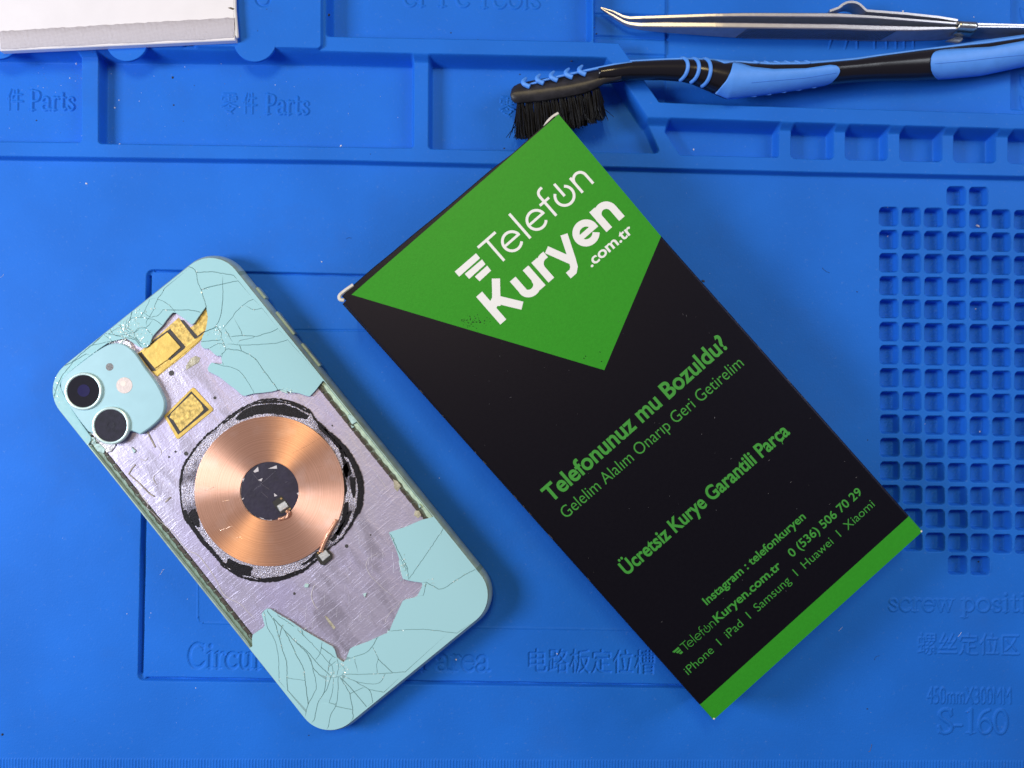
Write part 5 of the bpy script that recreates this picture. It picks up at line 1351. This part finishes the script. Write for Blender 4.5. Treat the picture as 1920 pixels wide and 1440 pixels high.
c0 = nt.nodes.new('ShaderNodeMix'); c0.data_type = 'RGBA'; nt.links.new(ck.outputs['Fac'], c0.inputs[0]); c0.inputs[6].default_value = (0.64, 0.61, 0.68, 1); c0.inputs[7].default_value = (0.53, 0.50, 0.58, 1)
nt.links.new(c0.outputs[2], b.inputs['Base Color']); b.inputs['Roughness'].default_value = 0.9
ad = nt.nodes.new('ShaderNodeMath'); ad.operation = 'ADD'; nt.links.new(ck.outputs['Fac'], ad.inputs[0]); nt.links.new(nz.outputs['Fac'], ad.inputs[1])
bp = nt.nodes.new('ShaderNodeBump'); bp.inputs['Strength'].default_value = 0.7; bp.inputs['Distance'].default_value = 0.0003
nt.links.new(ad.outputs[0], bp.inputs['Height']); nt.links.new(bp.outputs[0], b.inputs['Normal'])
# strip: wraps over the front edge
top_px = [(-1 + 441 * i / 60, 58 - 26 * i / 60 + rnd.uniform(-0.9, 0.9)) for i in range(61)]
low_px = [(2 + 436 * i / 60, 93.5 - 20.5 * i / 60 + 0.8 * math.sin(i * 0.4)) for i in range(61)]
A = pf.loc(W(top_px, zt_)); B = pf.loc(W(low_px, zt_)); V = []; F = []; n = 61
zs_ = 2.55
rows = [(A, 0.0, zs_ - 0.15), (A, 0.01, zs_ + 0.02), (A, 0.5, zs_ + 0.06), (A, 0.9, zs_ + 0.02), (A, 0.97, zs_ - 0.25), (A, 1.0, zs_ - 0.9), (A, 1.0, 0.2)]
for _, f, z in rows: V += [(a[0] + (c_[0] - a[0]) * f, a[1] + (c_[1] - a[1]) * f, z + rnd.uniform(-.03, .03)) for a, c_ in zip(A, B)]
for q in range(len(rows) - 1):
    for i in range(n - 1): F.append([q * n + i, (q + 1) * n + i, (q + 1) * n + i + 1, q * n + i + 1])
mk('cloth_strip', V, F, cl_m, pf, True)
m = MB(); q = pf.loc(W([(437, -120), (441, 20), (444.5, 66), (446, 71)], 8.3)); m.tube(q, [.5, .55, .6, .45], k=8); m.build('folded_edge', mat('folded_paper', (0.72, 0.71, 0.74), 0.5), pf, True)
m = MB(); m.prism(pf.loc(W(zoomed([(160, 85), (195, 78), (238, 95), (215, 108)], 400, 0, 6), zt_))[:, :2], 2.3, 2.4); m.build('stain', mat('brown_stain', (0.10, 0.08, 0.05), 0.7), pf)

# ---------------------------------------------------------------- crumbs and dust on the mat
m = MB()
def crumb(px, r_, mi, tall=0.5):
    P = W([px], 0)[0]; z = floor_z([P])[0]; k = 7; ph_ = rnd.uniform(0, 6); el = rnd.uniform(0.5, 1.0); an = rnd.uniform(0, 3)
    ring = []
    for j in range(k):
        t = 2 * math.pi * j / k; rr2 = r_ * rnd.uniform(0.7, 1.2); x, y = rr2 * math.cos(t), rr2 * el * math.sin(t)
        ring.append((P[0] + x * math.cos(an) - y * math.sin(an), P[1] + x * math.sin(an) + y * math.cos(an)))
    V = [(x, y, z - 0.05) for x, y in ring] + [(P[0] + (x - P[0]) * 0.6, P[1] + (y - P[1]) * 0.6, z + r_ * tall) for x, y in ring]
    F = [[j, (j + 1) % k, k + (j + 1) % k, k + j] for j in range(k)] + [[k + j for j in range(k)]]
    m.add(V, F, mi)
for px, r_ in (((162, 344), .42), ((218, 184), .3), ((210, 198), .35), ((219, 267), .4), ((137, 115), .45), ((637, 270), .5), ((1303, 277), .4), ((1844, 420), .8), ((1673, 439), .35), ((1840, 577), .3), ((1743, 795), .35), ((1848, 810), .35), ((603, 491), .35), ((1698, 16), .4), ((1832, 27), .25), ((238, 1151), .22), ((280, 1151), .2), ((855, 1239), .35), ((1045, 1228), .35),
                ((367, 1290), .25), ((349, 1125), .15), ((278, 1160), .15), ((150, 342), .12), ((75, 160), .2), ((65, 157), .15), ((125, 142), .25), ((342, 121), .2), ((513, 155), .2), ((823, 897), .2), ((260, 170), .15)):
    crumb(px, r_, 0)
for px, r_ in (((319, 141), .5), ((321, 193), .32), ((360, 156), .2), ((511, 34), .2), ((494, 74), .2), ((620, 37), .6), ((845, 59), .28), ((896, 72), .2), ((796, 85), .25), ((925, 85), .25), ((945, 275), .35), ((1607, 547), .25), ((1627, 825), .25), ((1864, 891), .5), ((1846, 1057), .35), ((1319, 527), .7), ((579, 1379), .3), ((4, 1377), .5), ((1626, 1329), .3), ((921, 315), .25), ((697, 293), .2), ((1111, 62), .35), ((1119, 61), .35), ((975, 135), .3), ((1070, 122), .4), ((62, 222), .3), ((1490, 800), .2)):
    crumb(px, r_, 1)
for _ in range(150):
    px = (rnd.uniform(0, 1920), rnd.uniform(0, 1430)); crumb(px, rnd.uniform(0.05, 0.12), rnd.choice([0, 0, 1, 2]), 0.3)
for _ in range(90):
    px = (rnd.uniform(0, 160), rnd.uniform(110, 262)) if rnd.random() < 0.5 else (rnd.uniform(185, 770), rnd.uniform(100, 275)); crumb(px, rnd.uniform(0.05, 0.16), rnd.choice([0, 0, 2, 1]), 0.3)
for _ in range(70):
    px = (rnd.gauss(205, 10), rnd.uniform(100, 180)) if rnd.random() < .4 else (rnd.gauss(145, 5), rnd.uniform(120, 200)); crumb(px, rnd.uniform(0.06, 0.16), 2, 0.2)
for _ in range(26):
    x0, y0 = rnd.uniform(0, 1920), rnd.uniform(330, 1420); a_ = rnd.uniform(0, 6.3); q = [(x0, y0)]
    for _k in range(rnd.randint(3, 7)): a_ += rnd.gauss(0, 0.45); q.append((q[-1][0] + 3.5 * math.cos(a_), q[-1][1] + 3.5 * math.sin(a_)))
    P = W(curve(q, 3)); P[:, 2] = floor_z(P) + 0.05
    if np.ptp(P[:, 2]) < 0.3: m.tube(P, rnd.uniform(0.03, 0.055), m=rnd.choice([0, 0, 1, 2]), k=4)
d_ = m.build('dust', None, None, mats=[mat('white_crumb', (0.75, 0.75, 0.78), 0.6), mat('dark_crumb', (0.02, 0.02, 0.022), 0.6), mat('brown_dust', (0.16, 0.13, 0.16), 0.8)])
d_['kind'] = 'stuff'
bpy.data.objects.remove(_to); bpy.data.curves.remove(_tc)
